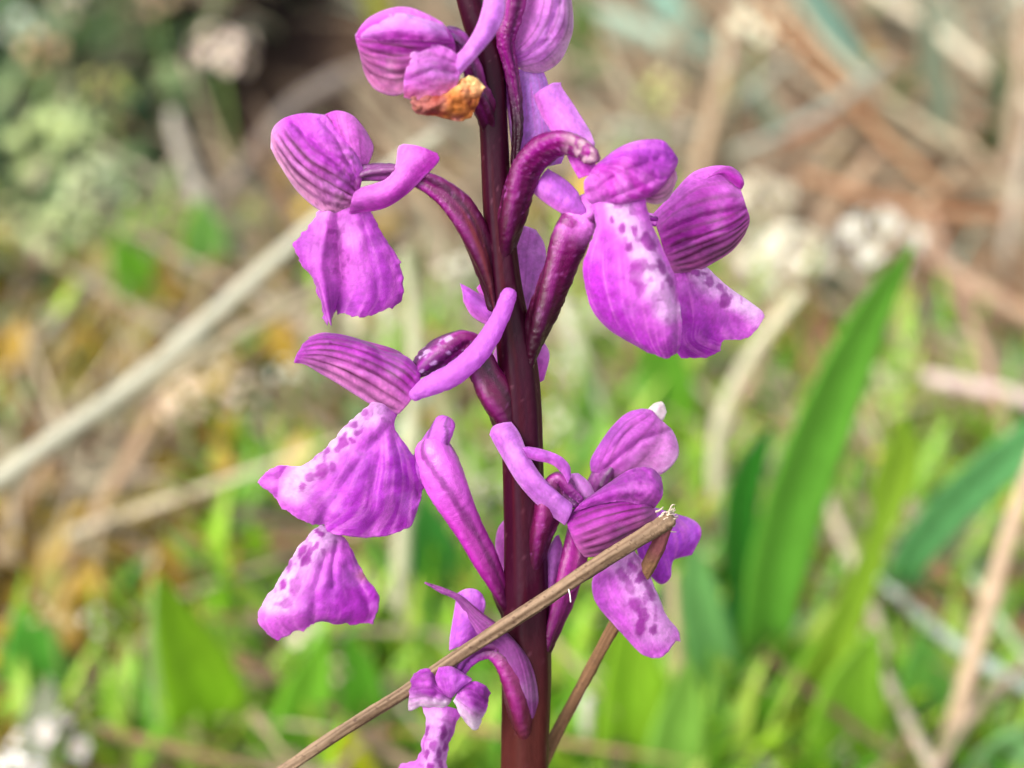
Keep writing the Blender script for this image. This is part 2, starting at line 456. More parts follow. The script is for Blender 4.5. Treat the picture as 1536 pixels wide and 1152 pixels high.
# ---- upper left flower with the upright two-lobed hood
f = flower(735, 440, 0, 'upper left flower with a narrow folded pale lip')
tube('ovary', [(742, 462, 4, 9), (733, 418, 8, 16), (716, 366, 12, 23), (692, 318, 16, 24), (664, 287, 20, 19), (634, 268, 24, 15), (600, 258, 26, 13), (560, 258, 24, 13), (538, 262, 22, 10)], f,
     lambda t, a, x, y: mix(tubecol(OVD, OVA, lin((120, 70, 120)), 3)(t, a, x, y), np.broadcast_to(lin((118, 42, 40)), t.shape + (3,)), 0.75 * sm(0.55, 0.8, fbm(np.cos(a) * 1.4 + 4, np.sin(a) * 1.4 + t * 2, 31, 2)) * (1 - sm(0.5, 0.7, t))), bump=1.1, rid=2.2, nrid=3)
patch('petal', [[(536, 268, 6), (541, 260, 10), (547, 252, 4)], [(510, 225, 12), (530, 222, 30), (555, 240, 4)], [(493, 190, 10), (522, 190, 34), (560, 220, 0)], [(484, 173, 4), (506, 166, 16), (530, 174, 14), (549, 196, 0)]], f,
      hoodcol((.3, .5, .72), lo=MAG, hi=MAGL, a=0, b=.6, vw=.02, vk=.4, seed=2, gl=.6), wob=2, crink=1.5, seed=1)
patch('sepal', [[(524, 311, 18), (533, 299, 34), (539, 284, 36), (543, 268, 30), (545, 254, 20)], [(490, 320, 14), (501, 288, 50), (512, 258, 56), (521, 233, 46), (525, 212, 20)], [(450, 291, 10), (456, 260, 46), (468, 230, 58), (484, 206, 46), (501, 188, 16)],
      [(420, 248, 6), (424, 222, 30), (440, 198, 42), (466, 186, 38), (489, 174, 14)], [(406, 222, 0), (409, 194, 8), (427, 177, 12), (456, 170, 14), (484, 172, 6)]], f,
      lambda u, v, x, y: mix(hoodcol(((.12, .7), .21, .31, .42, (.55, .5)), lo=lin((230, 160, 206)), hi=lin((198, 62, 204)), top=lin((224, 104, 230)), a=.06, b=.5, vw=.022, vk=1.0, seed=5, gl=.4)(u, v, x, y),
                             np.broadcast_to(VEIN, u.shape + (3,)), 0.6 * (1 - sm(.15, .6, v)) * sm(.5, .60, fbm(x * .16, y * .16, 3, 3))), wob=2, crink=2.2, flat=.7, creases=(([(536, 280), (480, 220), (440, 186)], 6, 5), ([(534, 268), (505, 210), (480, 180)], 5, 4), ([(530, 296), (470, 258), (416, 226)], 4, 4)), seed=2, ruf=2)
patch('sepal', [[(524, 321, 30), (527, 302, 44), (533, 283, 34)], [(574, 313, 34), (572, 292, 50), (560, 276, 34)], [(608, 293, 38), (600, 275, 50), (581, 267, 38)], [(636, 266, 38), (617, 250, 46), (593, 249, 38)], [(658, 242, 34), (630, 232, 40), (597, 222, 36)], [(656, 230, 32), (628, 219, 36), (605, 216, 34)]], f,
      hoodcol(lo=MAG, hi=MAGL, a=.1, b=.8, seed=7, gl=.3), wob=1.5, seed=3)
patch('lip', [[(492, 296, 4), (500, 296, 10), (510, 296, 8), (530, 294, 8), (546, 294, 0)], [(478, 322, 16), (490, 322, 26), (505, 322, 20), (530, 318, 22), (556, 318, 10)], [(457, 344, 18), (482, 348, 34), (506, 352, 16), (540, 350, 26), (572, 348, 8)], [(441, 368, 18), (478, 384, 36), (509, 388, 14), (548, 388, 28), (595, 385, 6)],
      [(454, 398, 18), (479, 410, 36), (513, 418, 12), (556, 418, 26), (605, 413, 2)], [(474, 427, 16), (486, 438, 34), (510, 443, 10), (555, 445, 26), (604, 447, 0)], [(487, 482, 16), (496, 484, 26), (504, 466, 6), (540, 474, 24), (594, 459, 0)]], f,
      lipcol(((500, 322), (506, 400)), 22, base=lin((190, 64, 200)), edge=lin((180, 56, 188)), seed=4, pale=MAGL, fade=.7), wob=2, ruf=5, rag=11, creases=(([(505, 326), (508, 390), (513, 430), (502, 462)], 9, 6), ([(545, 340), (560, 400), (570, 455)], 4, 7), ([(490, 340), (480, 400), (490, 460)], -5, 6)), seed=4)

# ---- top left flower with the withered orange lip
FORWARD = 55
f = flower(735, 180, 6, 'topmost left flower with a withered orange lip')
tube('ovary', [(741, 235, -14, 8), (733, 186, 6, 16), (724, 155, 24, 18), (714, 130, 36, 16), (706, 95, 46, 14), (690, 60, 56, 14), (672, 48, 62, 10)], f, tubecol(OVD, OVA, lin((110, 60, 120)), 5, sp=.5), bump=1.7, rid=1.5)
patch('sepal', [[(664, 34, 20), (680, 58, 24), (686, 90, 20)], [(640, 21, 26), (640, 62, 62), (640, 112, 34)], [(612, 11, 24), (600, 55, 66), (600, 142, 24)], [(584, 13, 16), (568, 50, 50), (566, 136, 14)], [(552, 28, 8), (545, 52, 26), (548, 112, 6)], [(533, 52, 0), (534, 60, 6), (541, 84, 0)]], f,
      hoodcol((.6, .67, .74, .81, .88), lo=MAGL, hi=MAG, top=lin((206, 120, 176)), a=.1, b=.4, vw=.018, vk=.95, seed=9, gl=.3), wob=3, crink=2, flat=.75, creases=(([(680, 76), (620, 80), (545, 80)], 7, 6), ([(676, 100), (620, 112), (560, 110)], 4, 5)), seed=6, ruf=3)
patch('petal', [[(666, 38, 36), (672, 52, 44), (680, 64, 36)], [(634, 28, 50), (636, 44, 66), (642, 62, 62)], [(600, 20, 44), (596, 40, 66), (598, 60, 64)], [(562, 30, 30), (558, 48, 48), (566, 62, 46)], [(533, 52, 6), (537, 60, 14), (545, 66, 16)]], f,
      hoodcol(lo=lin((224, 150, 234)), hi=MAG, a=.2, b=.9, seed=10, gl=.5), wob=3, crink=3, seed=7, ruf=4)
patch('petal', [[(692, 86, 34), (690, 112, 40), (682, 138, 36)], [(668, 70, 42), (662, 108, 58), (656, 150, 48)], [(640, 66, 46), (632, 106, 62), (622, 150, 46)], [(616, 80, 48), (606, 118, 50), (606, 146, 40)]], f,
      hoodcol((.2, .35, .5, .65), lo=MAGL, hi=lin((196, 92, 196)), top=lin((190, 84, 140)), a=.1, b=.5, vk=.35, vw=.03, seed=11), wob=3, crink=2.5, flat=.7, creases=(([(686, 110), (650, 104), (616, 120)], 6, 6), ([(684, 96), (650, 86), (630, 92)], 4, 5)), seed=8, ruf=5)
patch('sepal', [[(684, 84, 40), (685, 102, 46), (690, 113, 40)], [(702, 62, 42), (711, 72, 50), (716, 84, 42)], [(716, 36, 38), (730, 44, 46), (744, 50, 38)], [(724, 10, 32), (740, 14, 40), (757, 18, 32)], [(730, -24, 24), (744, -22, 32), (756, -18, 24)], [(734, -44, 20), (742, -48, 24), (750, -42, 20)]], f,
      hoodcol(lo=MAGL, hi=lin((212, 130, 226)), a=0, b=.6, seed=12, gl=.3), wob=1, seed=9)
ORG = lin((190, 112, 52)); RED = lin((142, 54, 44))
patch('lip', [[(727, 131, 26), (722, 140, 34), (716, 158, 26)], [(714, 117, 34), (702, 146, 54), (704, 177, 34)], [(696, 116, 38), (678, 150, 62), (688, 182, 36)], [(676, 134, 42), (654, 156, 62), (654, 174, 42)], [(648, 140, 44), (634, 158, 56), (630, 172, 40)], [(616, 138, 40), (616, 152, 44), (620, 166, 38)]], f,
      lambda u, v, x, y: mix(mix(np.broadcast_to(lin((232, 168, 104)), u.shape + (3,)), np.broadcast_to(ORG, u.shape + (3,)), sm(.1, .55, u + .5 * (fbm(x * .06, y * .06, 4) - .5))), np.broadcast_to(RED, u.shape + (3,)), sm(.45, .75, v * .55 + .8 * fbm(x * .05, y * .08, 9) - .1)),
      mat=M['withered'], wob=4, crink=9, ruf=9, rag=7, seed=10)

# ---- upper right flower, hood cut by the picture's edge
FORWARD = -20
f = flower(768, 250, 4, 'topmost right flower with a pale striped hood')
tube('ovary', [(772, 246, 4, 6), (776, 190, 8, 9), (772, 140, 6, 11), (764, 95, 10, 12), (758, 60, 16, 15), (766, 30, 20, 17), (776, -10, 22, 18), (790, -60, 20, 15), (806, -80, 10, 10)], f, tubecol(OVA, lin((130, 30, 110)), None, 7, sp=.6), bump=1.7, rid=1)
patch('bract', [[(771, 244, 8), (774, 238, 10), (777, 230, 8)], [(765, 200, 12), (774, 196, 18), (781, 190, 10)], [(760, 150, 12), (770, 150, 18), (783, 165, 10)], [(757, 112, 12), (764, 116, 16), (774, 128, 12)], [(757, 86, 10), (758, 88, 12), (760, 90, 10)]], f,
      hoodcol(lo=lin((196, 130, 200)), hi=lin((160, 70, 170)), a=0, b=1, seed=13, gl=.9), crink=3, seed=11, wob=.5)
patch('sepal', [[(768, 74, 4), (769, 84, 12), (774, 96, 6), (786, 107, 0)], [(776, 44, 6), (796, 60, 40), (808, 84, 40), (812, 109, 0)], [(784, 18, 6), (812, 34, 54), (830, 62, 50), (838, 94, 0)], [(792, -6, 6), (820, 0, 56), (846, 30, 46), (853, 66, 0)], [(800, -50, 0), (822, -40, 40), (846, -20, 34), (860, 30, 0)], [(812, -80, 0), (824, -80, 10), (838, -74, 10), (850, -50, 0)]], f,
      hoodcol((.3, .42, .54, .66, .78), lo=MAGL, hi=lin((206, 116, 214)), top=lin((226, 176, 214)), a=0, b=.5, vw=.016, vk=.6, seed=14, gl=.4), crink=1.5, flat=.75, creases=(([(776, 96), (820, 60), (840, 0)], 5, 6), ([(780, 60), (800, 20), (815, -30)], 4, 6)), seed=12)
patch('lip', [[(772, 104, -8), (794, 104, 0), (814, 104, -8)], [(775, 140, -6), (800, 130, 4), (822, 126, -8)], [(779, 180, -6), (804, 176, 4), (832, 176, -8)], [(778, 216, -8), (808, 226, 0), (846, 226, -10)], [(790, 245, -12), (815, 250, -8), (842, 245, -14)]], f,
      lipcol(base=lin((208, 150, 232)), edge=lin((200, 130, 226)), seed=8), seed=13, ruf=2)

# ---- right flower in front, its ovary arching off the stem
FORWARD = 75
f = flower(768, 350, 14, 'right front flower whose broad lip has a pale spotted stripe')
tube('ovary', [(752, 430, -16, 14), (756, 380, 2, 18), (765, 332, 18, 24), (776, 285, 26, 25), (790, 248, 32, 26), (815, 222, 46, 25), (845, 212, 68, 20), (872, 220, 90, 16), (890, 236, 104, 14)], f,
     lambda t, a, x, y: mix(tubecol(OVD, OVA, None, 11, sp=.45)(t, a, x, y), np.broadcast_to(lin((150, 112, 130)), t.shape + (3,)), sm(.76, .86, t) * sm(.42, .6, fbm(t * 30, a * 1.2, 3, 2))), bump=1.9, rid=2, nrid=3, bsc=.16)
patch('spur', [[(878, 230, 0), (888, 224, 6), (892, 214, 0)], [(842, 214, -34), (862, 200, -22), (884, 196, -28)], [(815, 178, -58), (836, 168, -42), (862, 160, -54)], [(802, 148, -64), (820, 140, -50), (843, 132, -64)], [(801, 143, -68), (816, 134, -62), (829, 125, -64), (841, 124, -68)]], f,
      hoodcol(lo=MAGL, hi=lin((214, 128, 224)), a=0, b=.6, seed=16, gl=.3), seed=14, thick=8, crink=1.6)
patch('sepal', [[(848, 226, -20), (860, 226, -14), (872, 228, -20)], [(856, 246, -14), (874, 244, -4), (890, 240, -14)], [(868, 268, 0), (884, 262, 8), (896, 256, 0)]], f, hoodcol(lo=MAG, hi=MAG, seed=17), seed=15)
patch('petal', [[(962, 300, 20), (966, 290, 26), (966, 282, 24)], [(985, 306, 14), (985, 290, 30), (975, 268, 28)], [(1004, 296, 8), (1002, 280, 26), (990, 258, 26)], [(1016, 268, 0), (1014, 258, 10), (1008, 246, 10)]], f,
      hoodcol((.25, .42, .6, .78), lo=lin((226, 178, 204)), hi=lin((196, 110, 170)), a=0, b=.6, vw=.03, vk=.75, seed=18), seed=16)
patch('sepal', [[(884, 262, 30), (890, 252, 34), (898, 244, 28)], [(876, 274, 36), (912, 262, 62), (934, 244, 60), (928, 222, 24)], [(880, 298, 34), (924, 282, 78), (964, 258, 70), (958, 211, 24)], [(896, 309, 30), (938, 298, 70), (990, 272, 50), (992, 210, 18)], [(924, 309, 26), (950, 303, 50), (986, 288, 36), (1016, 246, 8), (1008, 224, 8)]], f,
      hoodcol(((.2, .4), (.35, .4), (.5, .3)), lo=lin((206, 96, 204)), hi=MAG, top=lin((178, 52, 196)), a=0, b=.4, vw=.02, vk=.35, seed=19, gl=.5), wob=4, crink=3, flat=.75, creases=(([(884, 290), (930, 262), (985, 240)], 7, 6), ([(890, 270), (920, 240), (960, 222)], 5, 5), ([(900, 304), (950, 284), (1004, 262)], 4, 5)), seed=17, ruf=3)
patch('lip', [[(904, 278, 10), (916, 276, 16), (930, 276, 20), (944, 276, 16), (956, 276, 8)], [(888, 303, 34), (905, 302, 46), (928, 302, 54), (950, 302, 46), (968, 300, 32)], [(893, 340, 28), (912, 336, 50), (938, 334, 64), (960, 332, 56), (976, 332, 32)], [(876, 392, 14), (905, 388, 48), (942, 382, 72), (972, 376, 70), (1000, 386, 34)], [(878, 432, 10), (910, 432, 50), (948, 428, 76), (986, 420, 74), (1014, 426, 34)],
      [(892, 470, 8), (922, 472, 44), (956, 474, 70), (996, 470, 68), (1022, 476, 32)], [(916, 496, 6), (938, 502, 30), (968, 510, 52), (1000, 512, 54), (1022, 506, 28)], [(940, 510, 2), (960, 522, 14), (984, 533, 28), (1004, 536, 30), (1018, 526, 20)]], f,
      lipcol(((926, 306), (944, 338), (962, 378), (984, 420), (1000, 462)), 23, ((932, 342, 5, 8, 20), (950, 346, 5, 9, -30), (943, 369, 6, 8, 0), (971, 362, 8, 14, -25), (957, 405, 12, 17, 20), (976, 372, 5, 7, 0), (962, 432, 9, 12, 0), (990, 400, 6, 14, -25), (918, 330, 4, 6, 0), (950, 418, 7, 10, 0), (1003, 422, 5, 10, -20)),
             base=lin((192, 40, 202)), edge=lin((176, 38, 186)), seed=21), wob=3, ruf=4, rag=4, flat=.8, creases=(([(900, 345), (915, 420), (960, 505)], 5, 8), ([(985, 370), (1012, 430), (1016, 510)], 6, 6), ([(935, 420), (960, 480), (990, 530)], 3, 7)), seed=18)

# ---- right flower behind it
FORWARD = 0
f = flower(800, 530, 8, 'rightmost flower with a dark-striped fan hood')
tube('ovary', [(790, 556, 4, 12), (797, 520, 12, 18), (810, 480, 16, 24), (824, 440, 18, 26), (838, 400, 18, 28), (852, 362, 16, 32), (868, 332, 12, 30), (886, 312, 8, 24), (920, 316, -10, 18), (960, 326, -14, 12), (984, 330, -8, 8)], f,
     lambda t, a, x, y: mix(tubecol(OVD, OVA, lin((150, 40, 160)), 13, sp=.35)(t, a, x, y), np.broadcast_to(MAGL, t.shape + (3,)), .7 * sm(.48, .62, t) * sm(.4, .6, fbm(t * 20, a * 2, 5, 2))), bump=1.9, rid=2.0, nrid=3, bsc=.16)
patch('spur', [[(884, 336, 18), (880, 318, 28), (866, 300, 20)], [(848, 322, 24), (858, 306, 36), (866, 288, 24)], [(824, 308, 22), (836, 292, 36), (848, 270, 22)], [(804, 292, 18), (814, 276, 30), (826, 256, 18)], [(801, 286, 14), (808, 274, 20), (815, 262, 18), (823, 253, 14)]], f,
      hoodcol(lo=MAGL, hi=lin((208, 110, 224)), a=0, b=.6, seed=23, gl=.3), seed=19, thick=8, crink=1.6)
patch('sepal', [[(1012, 410, -20), (1000, 388, -8), (990, 356, -6), (984, 336, -8), (980, 320, -14)], [(1046, 406, -22), (1034, 374, 14), (1022, 340, 22), (1014, 312, 14), (1004, 295, -16)], [(1072, 393, -24), (1066, 362, 18), (1060, 328, 28), (1048, 292, 16), (1036, 261, -18)], [(1098, 376, -26), (1098, 348, 8), (1096, 318, 20), (1086, 284, 10), (1064, 250, -20)], [(1117, 352, -28), (1121, 330, -14), (1116, 308, -4), (1108, 286, -8), (1090, 249, -22)], [(1118, 342, -28), (1122, 328, -20), (1113, 305, -10), (1110, 288, -12), (1108, 259, -24)]], f,
      hoodcol((.05, .12, .20, .28, .36, (.45, .8), (.56, .4), (.68, .5), (.82, .4)), lo=lin((212, 116, 184)), hi=lin((182, 36, 178)), top=lin((220, 104, 222)), a=.0, b=.40, vw=.018, vk=1.0, seed=24, gl=.3), wob=2, crink=2, flat=.75, creases=(([(992, 350), (1050, 326), (1118, 314)], 8, 5), ([(990, 338), (1040, 290), (1090, 262)], 5, 5), ([(1000, 380), (1060, 352), (1112, 340)], 3, 4)), seed=20, ruf=3)
patch('petal', [[(1060, 268, 0), (1068, 262, 6), (1076, 256, 0)], [(1080, 262, 2), (1088, 258, 8), (1092, 249, 0)], [(1104, 280, -2), (1110, 270, 4), (1106, 256, -6)], [(1112, 284, -6), (1116, 276, -2), (1113, 264, -8)]], f, hoodcol(lo=MAG, hi=MAG, seed=25), seed=21)
patch('lip', [[(1000, 400, -34), (1030, 396, -20), (1062, 402, -34)], [(1002, 440, -36), (1046, 434, -6), (1092, 430, -36)], [(1008, 480, -38), (1056, 474, -6), (1124, 452, -36)], [(1010, 515, -40), (1056, 506, -14), (1146, 470, -36)], [(1020, 536, -42), (1052, 536, -30), (1078, 527, -24), (1086, 510, -20), (1120, 508, -26), (1143, 484, -34)]], f,
      lipcol(((1050, 404), (1090, 436), (1130, 470)), 24, ((1044, 410, 5, 8, -50), (1064, 424, 6, 9, -20), (1081, 432, 5, 8, -20), (1086, 450, 9, 12, 0), (1056, 412, 5, 4, 30)), base=lin((190, 44, 202)), edge=lin((174, 38, 184)), seed=26), wob=3, ruf=4, rag=5, creases=(([(1030, 410), (1060, 470), (1078, 525)], 7, 7), ([(1060, 440), (1100, 480), (1120, 508)], 4, 7)), seed=22)

# ---- flower on the far side of the stem
f = flower(780, 520, -20, 'flower half hidden on the far side of the stem')
tube('ovary', [(778, 580, -12, 12), (780, 520, -40, 18), (775, 460, -60, 16), (770, 420, -70, 12)], f, tubecol(OVD, OVA, None, 15), bump=2)
patch('sepal', [[(768, 440, -56), (780, 470, -50), (790, 476, -56)], [(762, 400, -58), (788, 420, -44), (810, 438, -58)], [(762, 360, -58), (790, 380, -42), (819, 400, -58)], [(772, 338, -60), (794, 350, -50), (817, 368, -60)], [(782, 338, -62), (794, 341, -58), (804, 345, -62)]], f,
      hoodcol((.3, .5, .7), lo=lin((206, 116, 214)), hi=lin((220, 140, 226)), a=0, b=1, vk=.25, vw=.02, seed=27, gl=.3), seed=23)
patch('petal', [[(752, 500, -56), (756, 480, -50), (752, 460, -56)], [(730, 488, -54), (730, 466, -40), (724, 444, -54)], [(708, 474, -54), (708, 452, -44), (704, 432, -54)], [(695, 452, -56), (694, 440, -52), (690, 425, -56)]], f, hoodcol((.5,), lo=MAGL, hi=lin((190, 84, 206)), vk=.3, seed=28), seed=24)
patch('petal', [[(745, 478, -66), (750, 466, -62), (752, 450, -66)], [(728, 458, -66), (734, 440, -60), (740, 428, -66)], [(715, 432, -66), (718, 428, -64), (722, 424, -66)]], f, hoodcol(lo=MAGL, hi=MAG, seed=29), seed=25)
patch('lip', [[(750, 505, -60), (775, 500, -50), (806, 500, -60)], [(738, 540, -62), (775, 540, -50), (824, 530, -62)], [(742, 575, -62), (775, 590, -52), (816, 570, -62)]], f, lipcol(base=MAGL, edge=MAG, seed=30), seed=26)

# ---- middle left flower with the club-shaped spur
f = flower(765, 640, 6, 'middle left flower with a striped hood and long blunt spur')
tube('ovary', [(774, 690, -14, 16), (764, 648, 2, 24), (756, 620, 10, 28), (742, 592, 14, 31), (726, 560, 12, 26), (714, 528, 12, 22), (696, 511, 16, 21), (670, 524, 20, 26), (644, 542, 24, 23), (624, 558, 26, 12)], f,
     lambda t, a, x, y: mix(tubecol(OVD, lin((118, 20, 86)), lin((98, 20, 100)), 17, sp=.2)(t, a, x, y), np.broadcast_to(lin((176, 140, 186)), t.shape + (3,)), .8 * sm(.55, .65, t) * sm(.6, .72, fbm(t * 22, a * 2.2, 6, 3))), bump=1.7, rid=2, nrid=3, bsc=.15)
tube('spur', [(622, 592, 44, 10), (632, 584, 48, 13), (655, 574, 52, 16), (685, 558, 54, 17), (712, 534, 54, 16.5), (734, 506, 54, 15.5), (749, 478, 54, 13.5), (760, 452, 54, 12.5), (764, 440, 54, 11)], f,
     lambda t, a, x, y: mix(np.broadcast_to(lin((200, 96, 206)), t.shape + (3,)), np.broadcast_to(lin((214, 116, 228)), t.shape + (3,)), fbm(np.cos(a) * 2 + 5, np.sin(a) * 2 + t * 6, 8, 3)), mat=M['petal'], bump=1.5)
patch('petal', [[(628, 560, 22), (624, 556, 28), (618, 548, 22)], [(606, 548, 30), (600, 536, 36), (596, 526, 24)], [(560, 536, 32), (552, 522, 36), (546, 511, 22)], [(500, 520, 22), (494, 508, 24), (490, 499, 14)], [(470, 512, 10), (466, 508, 12), (462, 506, 8)]], f, hoodcol(lo=MAG, hi=MAGD, seed=31), seed=27, wob=2)
patch('sepal', [[(598, 621, 28), (612, 606, 46), (624, 588, 52), (630, 570, 48), (630, 556, 36)], [(570, 614, 26), (584, 588, 54), (598, 566, 62), (606, 548, 56), (610, 535, 34)], [(536, 594, 22), (548, 566, 54), (558, 544, 64), (566, 530, 56), (574, 524, 30)], [(506, 575, 16), (514, 550, 44), (522, 530, 54), (530, 516, 48), (536, 508, 24)], [(480, 560, 10), (484, 540, 30), (488, 524, 36), (492, 510, 32), (498, 500, 16)], [(458, 547, 4), (458, 536, 14), (460, 526, 18), (464, 514, 16), (470, 505, 8)], [(441, 544, -2), (443, 537, 2), (446, 530, 4), (450, 524, 4), (454, 516, 0)]], f,
      hoodcol(((.10, .8), .23, .36, .49, .62, (.76, .7)), lo=lin((222, 132, 204)), hi=lin((186, 40, 186)), top=lin((152, 14, 156)), a=.06, b=.62, vw=.024, vk=1.0, seed=32, tip=lin((178, 56, 182)), gl=.12), wob=2, crink=1.2, flat=.75, creases=(([(622, 560), (560, 530), (500, 515)], 5, 5), ([(618, 590), (560, 560), (490, 540)], 3, 4)), seed=28, ruf=3)
patch('lip', [[(572, 592, 10), (582, 594, 16), (592, 596, 16), (602, 600, 8)], [(549, 612, 38), (562, 614, 48), (576, 618, 46), (594, 628, 28)], [(516, 642, 44), (545, 640, 58), (575, 636, 56), (592, 642, 28)], [(484, 676, 44), (530, 672, 66), (578, 660, 62), (610, 670, 22)], [(450, 699, 40), (510, 705, 66), (580, 695, 64), (626, 694, 16)], [(420, 698, 30), (490, 735, 62), (575, 735, 62), (635, 722, 12)], [(400, 708, 22), (470, 758, 54), (568, 770, 56), (630, 746, 8)], [(388, 724, 12), (404, 738, 14), (430, 766, 30), (462, 783, 44), (486, 786, 38), (494, 799, 40), (530, 805, 50), (570, 803, 42), (608, 794, 26), (626, 771, 6)]], f,
      lipcol(((556, 612), (512, 652), (456, 706), (440, 736)), 28, ((547, 620, 5, 7, 50), (533, 638, 5, 6, 50), (521, 652, 4, 5, 50), (540, 648, 6, 4, -30), (516, 664, 6, 10, 40), (508, 674, 5, 6, 0), (490, 676, 6, 5, -40), (530, 660, 5, 4, -30), (482, 705, 9, 12, 30), (466, 714, 7, 9, 30), (500, 700, 6, 8, 20), (455, 730, 6, 6, 0)),
             base=lin((192, 52, 208)), edge=lin((176, 40, 184)), seed=33, fade=.85), wob=3.5, ruf=5, rag=5, flat=.8, creases=(([(580, 640), (520, 720), (480, 786)], 6, 8), ([(590, 650), (600, 700), (628, 740)], 7, 6), ([(575, 650), (560, 730), (560, 800)], 4, 9), ([(430, 700), (420, 720), (416, 745)], 8, 6)), seed=29)

# ---- lower left flower, hood hidden, lip hanging below
f = flower(750, 890, 6, 'lower left flower showing its spotted lip and thick pale ovary')
tube('ovary', [(772, 940, -16, 12), (758, 905, 2, 14), (746, 880, 8, 14), (728, 842, 14, 19), (708, 802, 18, 21), (690, 766, 20, 25), (674, 732, 22, 31), (660, 700, 24, 32), (648, 674, 24, 27)], f,
     tubecol(lin((120, 14, 98)), lin((166, 50, 160)), lin((212, 100, 212)), 19, sp=.12), mat=M['ovary'], bump=1.1, rid=1.5, nrid=3)
tube('spur', [(648, 680, 20, 22), (655, 660, 22, 17), (664, 643, 24, 15), (668, 634, 24, 14)], f, tubecol(lin((206, 104, 214)), lin((214, 110, 224)), None, 20, sp=.1, foot=lin((206, 104, 214))), mat=M['petal'], bump=1.5, rid=2.5, nrid=2)
tube('throat', [(650, 690, 14, 26), (610, 720, 0, 22), (560, 760, -6, 16), (510, 790, -4, 14), (490, 798, 0, 12)], f, tubecol(lin((190, 84, 200)), MAG, None, 21, foot=lin((190, 84, 200))), mat=M['petal'])
patch('lip', [[(480, 786, 0), (492, 792, 8), (504, 800, 8), (516, 806, -2)], [(456, 811, 2), (478, 816, 20), (502, 820, 18), (529, 826, -6)], [(434, 842, 4), (466, 848, 30), (504, 850, 26), (541, 852, -10)], [(416, 874, 4), (454, 882, 34), (504, 884, 28), (550, 868, -12)], [(396, 902, 2), (442, 910, 34), (506, 908, 26), (566, 888, -14)], [(388, 930, 0), (420, 930, 22), (470, 924, 26), (520, 924, 16), (568, 906, -16)], [(402, 953, -4), (420, 960, 2), (440, 946, 8), (460, 944, 10), (476, 932, 10), (505, 936, 6), (535, 935, -4), (560, 936, -14)]], f,
      lambda u, v, x, y: mix(lipcol(((484, 792), (450, 836), (415, 900)), 30, ((480, 798, 8, 5, 20), (453, 826, 5, 12, 25), (462, 836, 6, 14, 20), (475, 821, 4, 9, 30), (436, 848, 4, 10, 20), (444, 876, 9, 15, 15), (425, 878, 5, 9, 20), (455, 842, 4, 9, 25), (430, 905, 8, 9, 0)), base=lin((194, 52, 206)), edge=lin((178, 36, 180)), seed=35, fade=.85)(u, v, x, y),
                             np.broadcast_to(lin((222, 140, 130)), u.shape + (3,)), .8 * np.exp(-(((x - 549) / 13) ** 2 + ((y - 862) / 9) ** 2))), wob=3, ruf=5, rag=6, flat=.85, creases=(([(505, 815), (498, 850), (500, 880)], 7, 5), ([(490, 830), (474, 880), (470, 932)], 5, 7), ([(520, 850), (540, 880), (560, 930)], 5, 7)), seed=30)

# ---- lower right front flower, striped cup hood
f = flower(800, 870, 8, 'lower right flower with a striped cup-shaped hood')
tube('ovary', [(794, 910, -14, 14), (800, 856, 8, 18), (808, 805, 20, 23), (818, 772, 24, 26), (826, 742, 26, 26), (838, 722, 26, 20), (852, 738, 30, 16), (866, 752, 32, 12)], f, tubecol(OVD, lin((120, 24, 92)), lin((92, 30, 92)), 23, sp=.5), bump=1.5, rid=2, nrid=3)
patch('spur', [[(848, 788, 38), (856, 770, 48), (858, 756, 40)], [(812, 762, 42), (830, 744, 56), (838, 740, 44)], [(780, 728, 42), (796, 714, 58), (812, 714, 44)], [(756, 690, 40), (772, 680, 56), (792, 682, 42)], [(738, 658, 38), (754, 650, 50), (780, 652, 38)], [(735, 652, 34), (740, 640, 38), (756, 634, 38), (767, 633, 34)]], f,
      hoodcol((.55,), lo=lin((206, 112, 216)), hi=lin((216, 130, 226)), a=0, b=.6, vk=.15, seed=37, gl=.3), seed=31, thick=8, crink=1.6)
patch('sepal', [[(776, 680, 44), (784, 672, 48), (792, 670, 44)], [(800, 690, 50), (806, 680, 54), (814, 674, 48)], [(826, 696, 52), (832, 688, 56), (840, 684, 50)], [(843, 710, 50), (849, 702, 52), (854, 698, 48)], [(852, 726, 46), (855, 718, 48), (856, 712, 44)]], f, hoodcol(lo=lin((190, 80, 190)), hi=lin((200, 96, 210)), seed=38), seed=32, crink=2)
patch('sepal', [[(852, 712, 20), (860, 710, 28), (868, 710, 20)], [(860, 738, 20), (872, 730, 30), (884, 724, 20)], [(872, 752, 20), (882, 746, 28), (892, 740, 20)]], f, hoodcol(lo=PALE, hi=lin((222, 150, 226)), seed=39), seed=33)
patch('sepal', [[(878, 836, 30), (866, 822, 44), (856, 800, 46), (850, 780, 36), (858, 764, 28)], [(912, 832, 30), (904, 810, 62), (898, 784, 66), (894, 764, 54), (900, 748, 30)], [(940, 816, 28), (936, 796, 62), (932, 774, 68), (930, 756, 58), (938, 740, 30)], [(972, 796, 22), (968, 782, 46), (964, 766, 54), (964, 752, 46), (968, 742, 24)], [(985, 776, 12), (984, 770, 22), (982, 764, 26), (980, 758, 22), (980, 752, 14)]], f,
      hoodcol((.09, .2, .31, .43, .56, (.70, .8)), lo=lin((224, 122, 200)), hi=lin((180, 34, 176)), top=lin((154, 14, 154)), a=.05, b=.7, vw=.026, vk=1.0, seed=40, gl=.12), wob=1.5, seed=34, ruf=2)
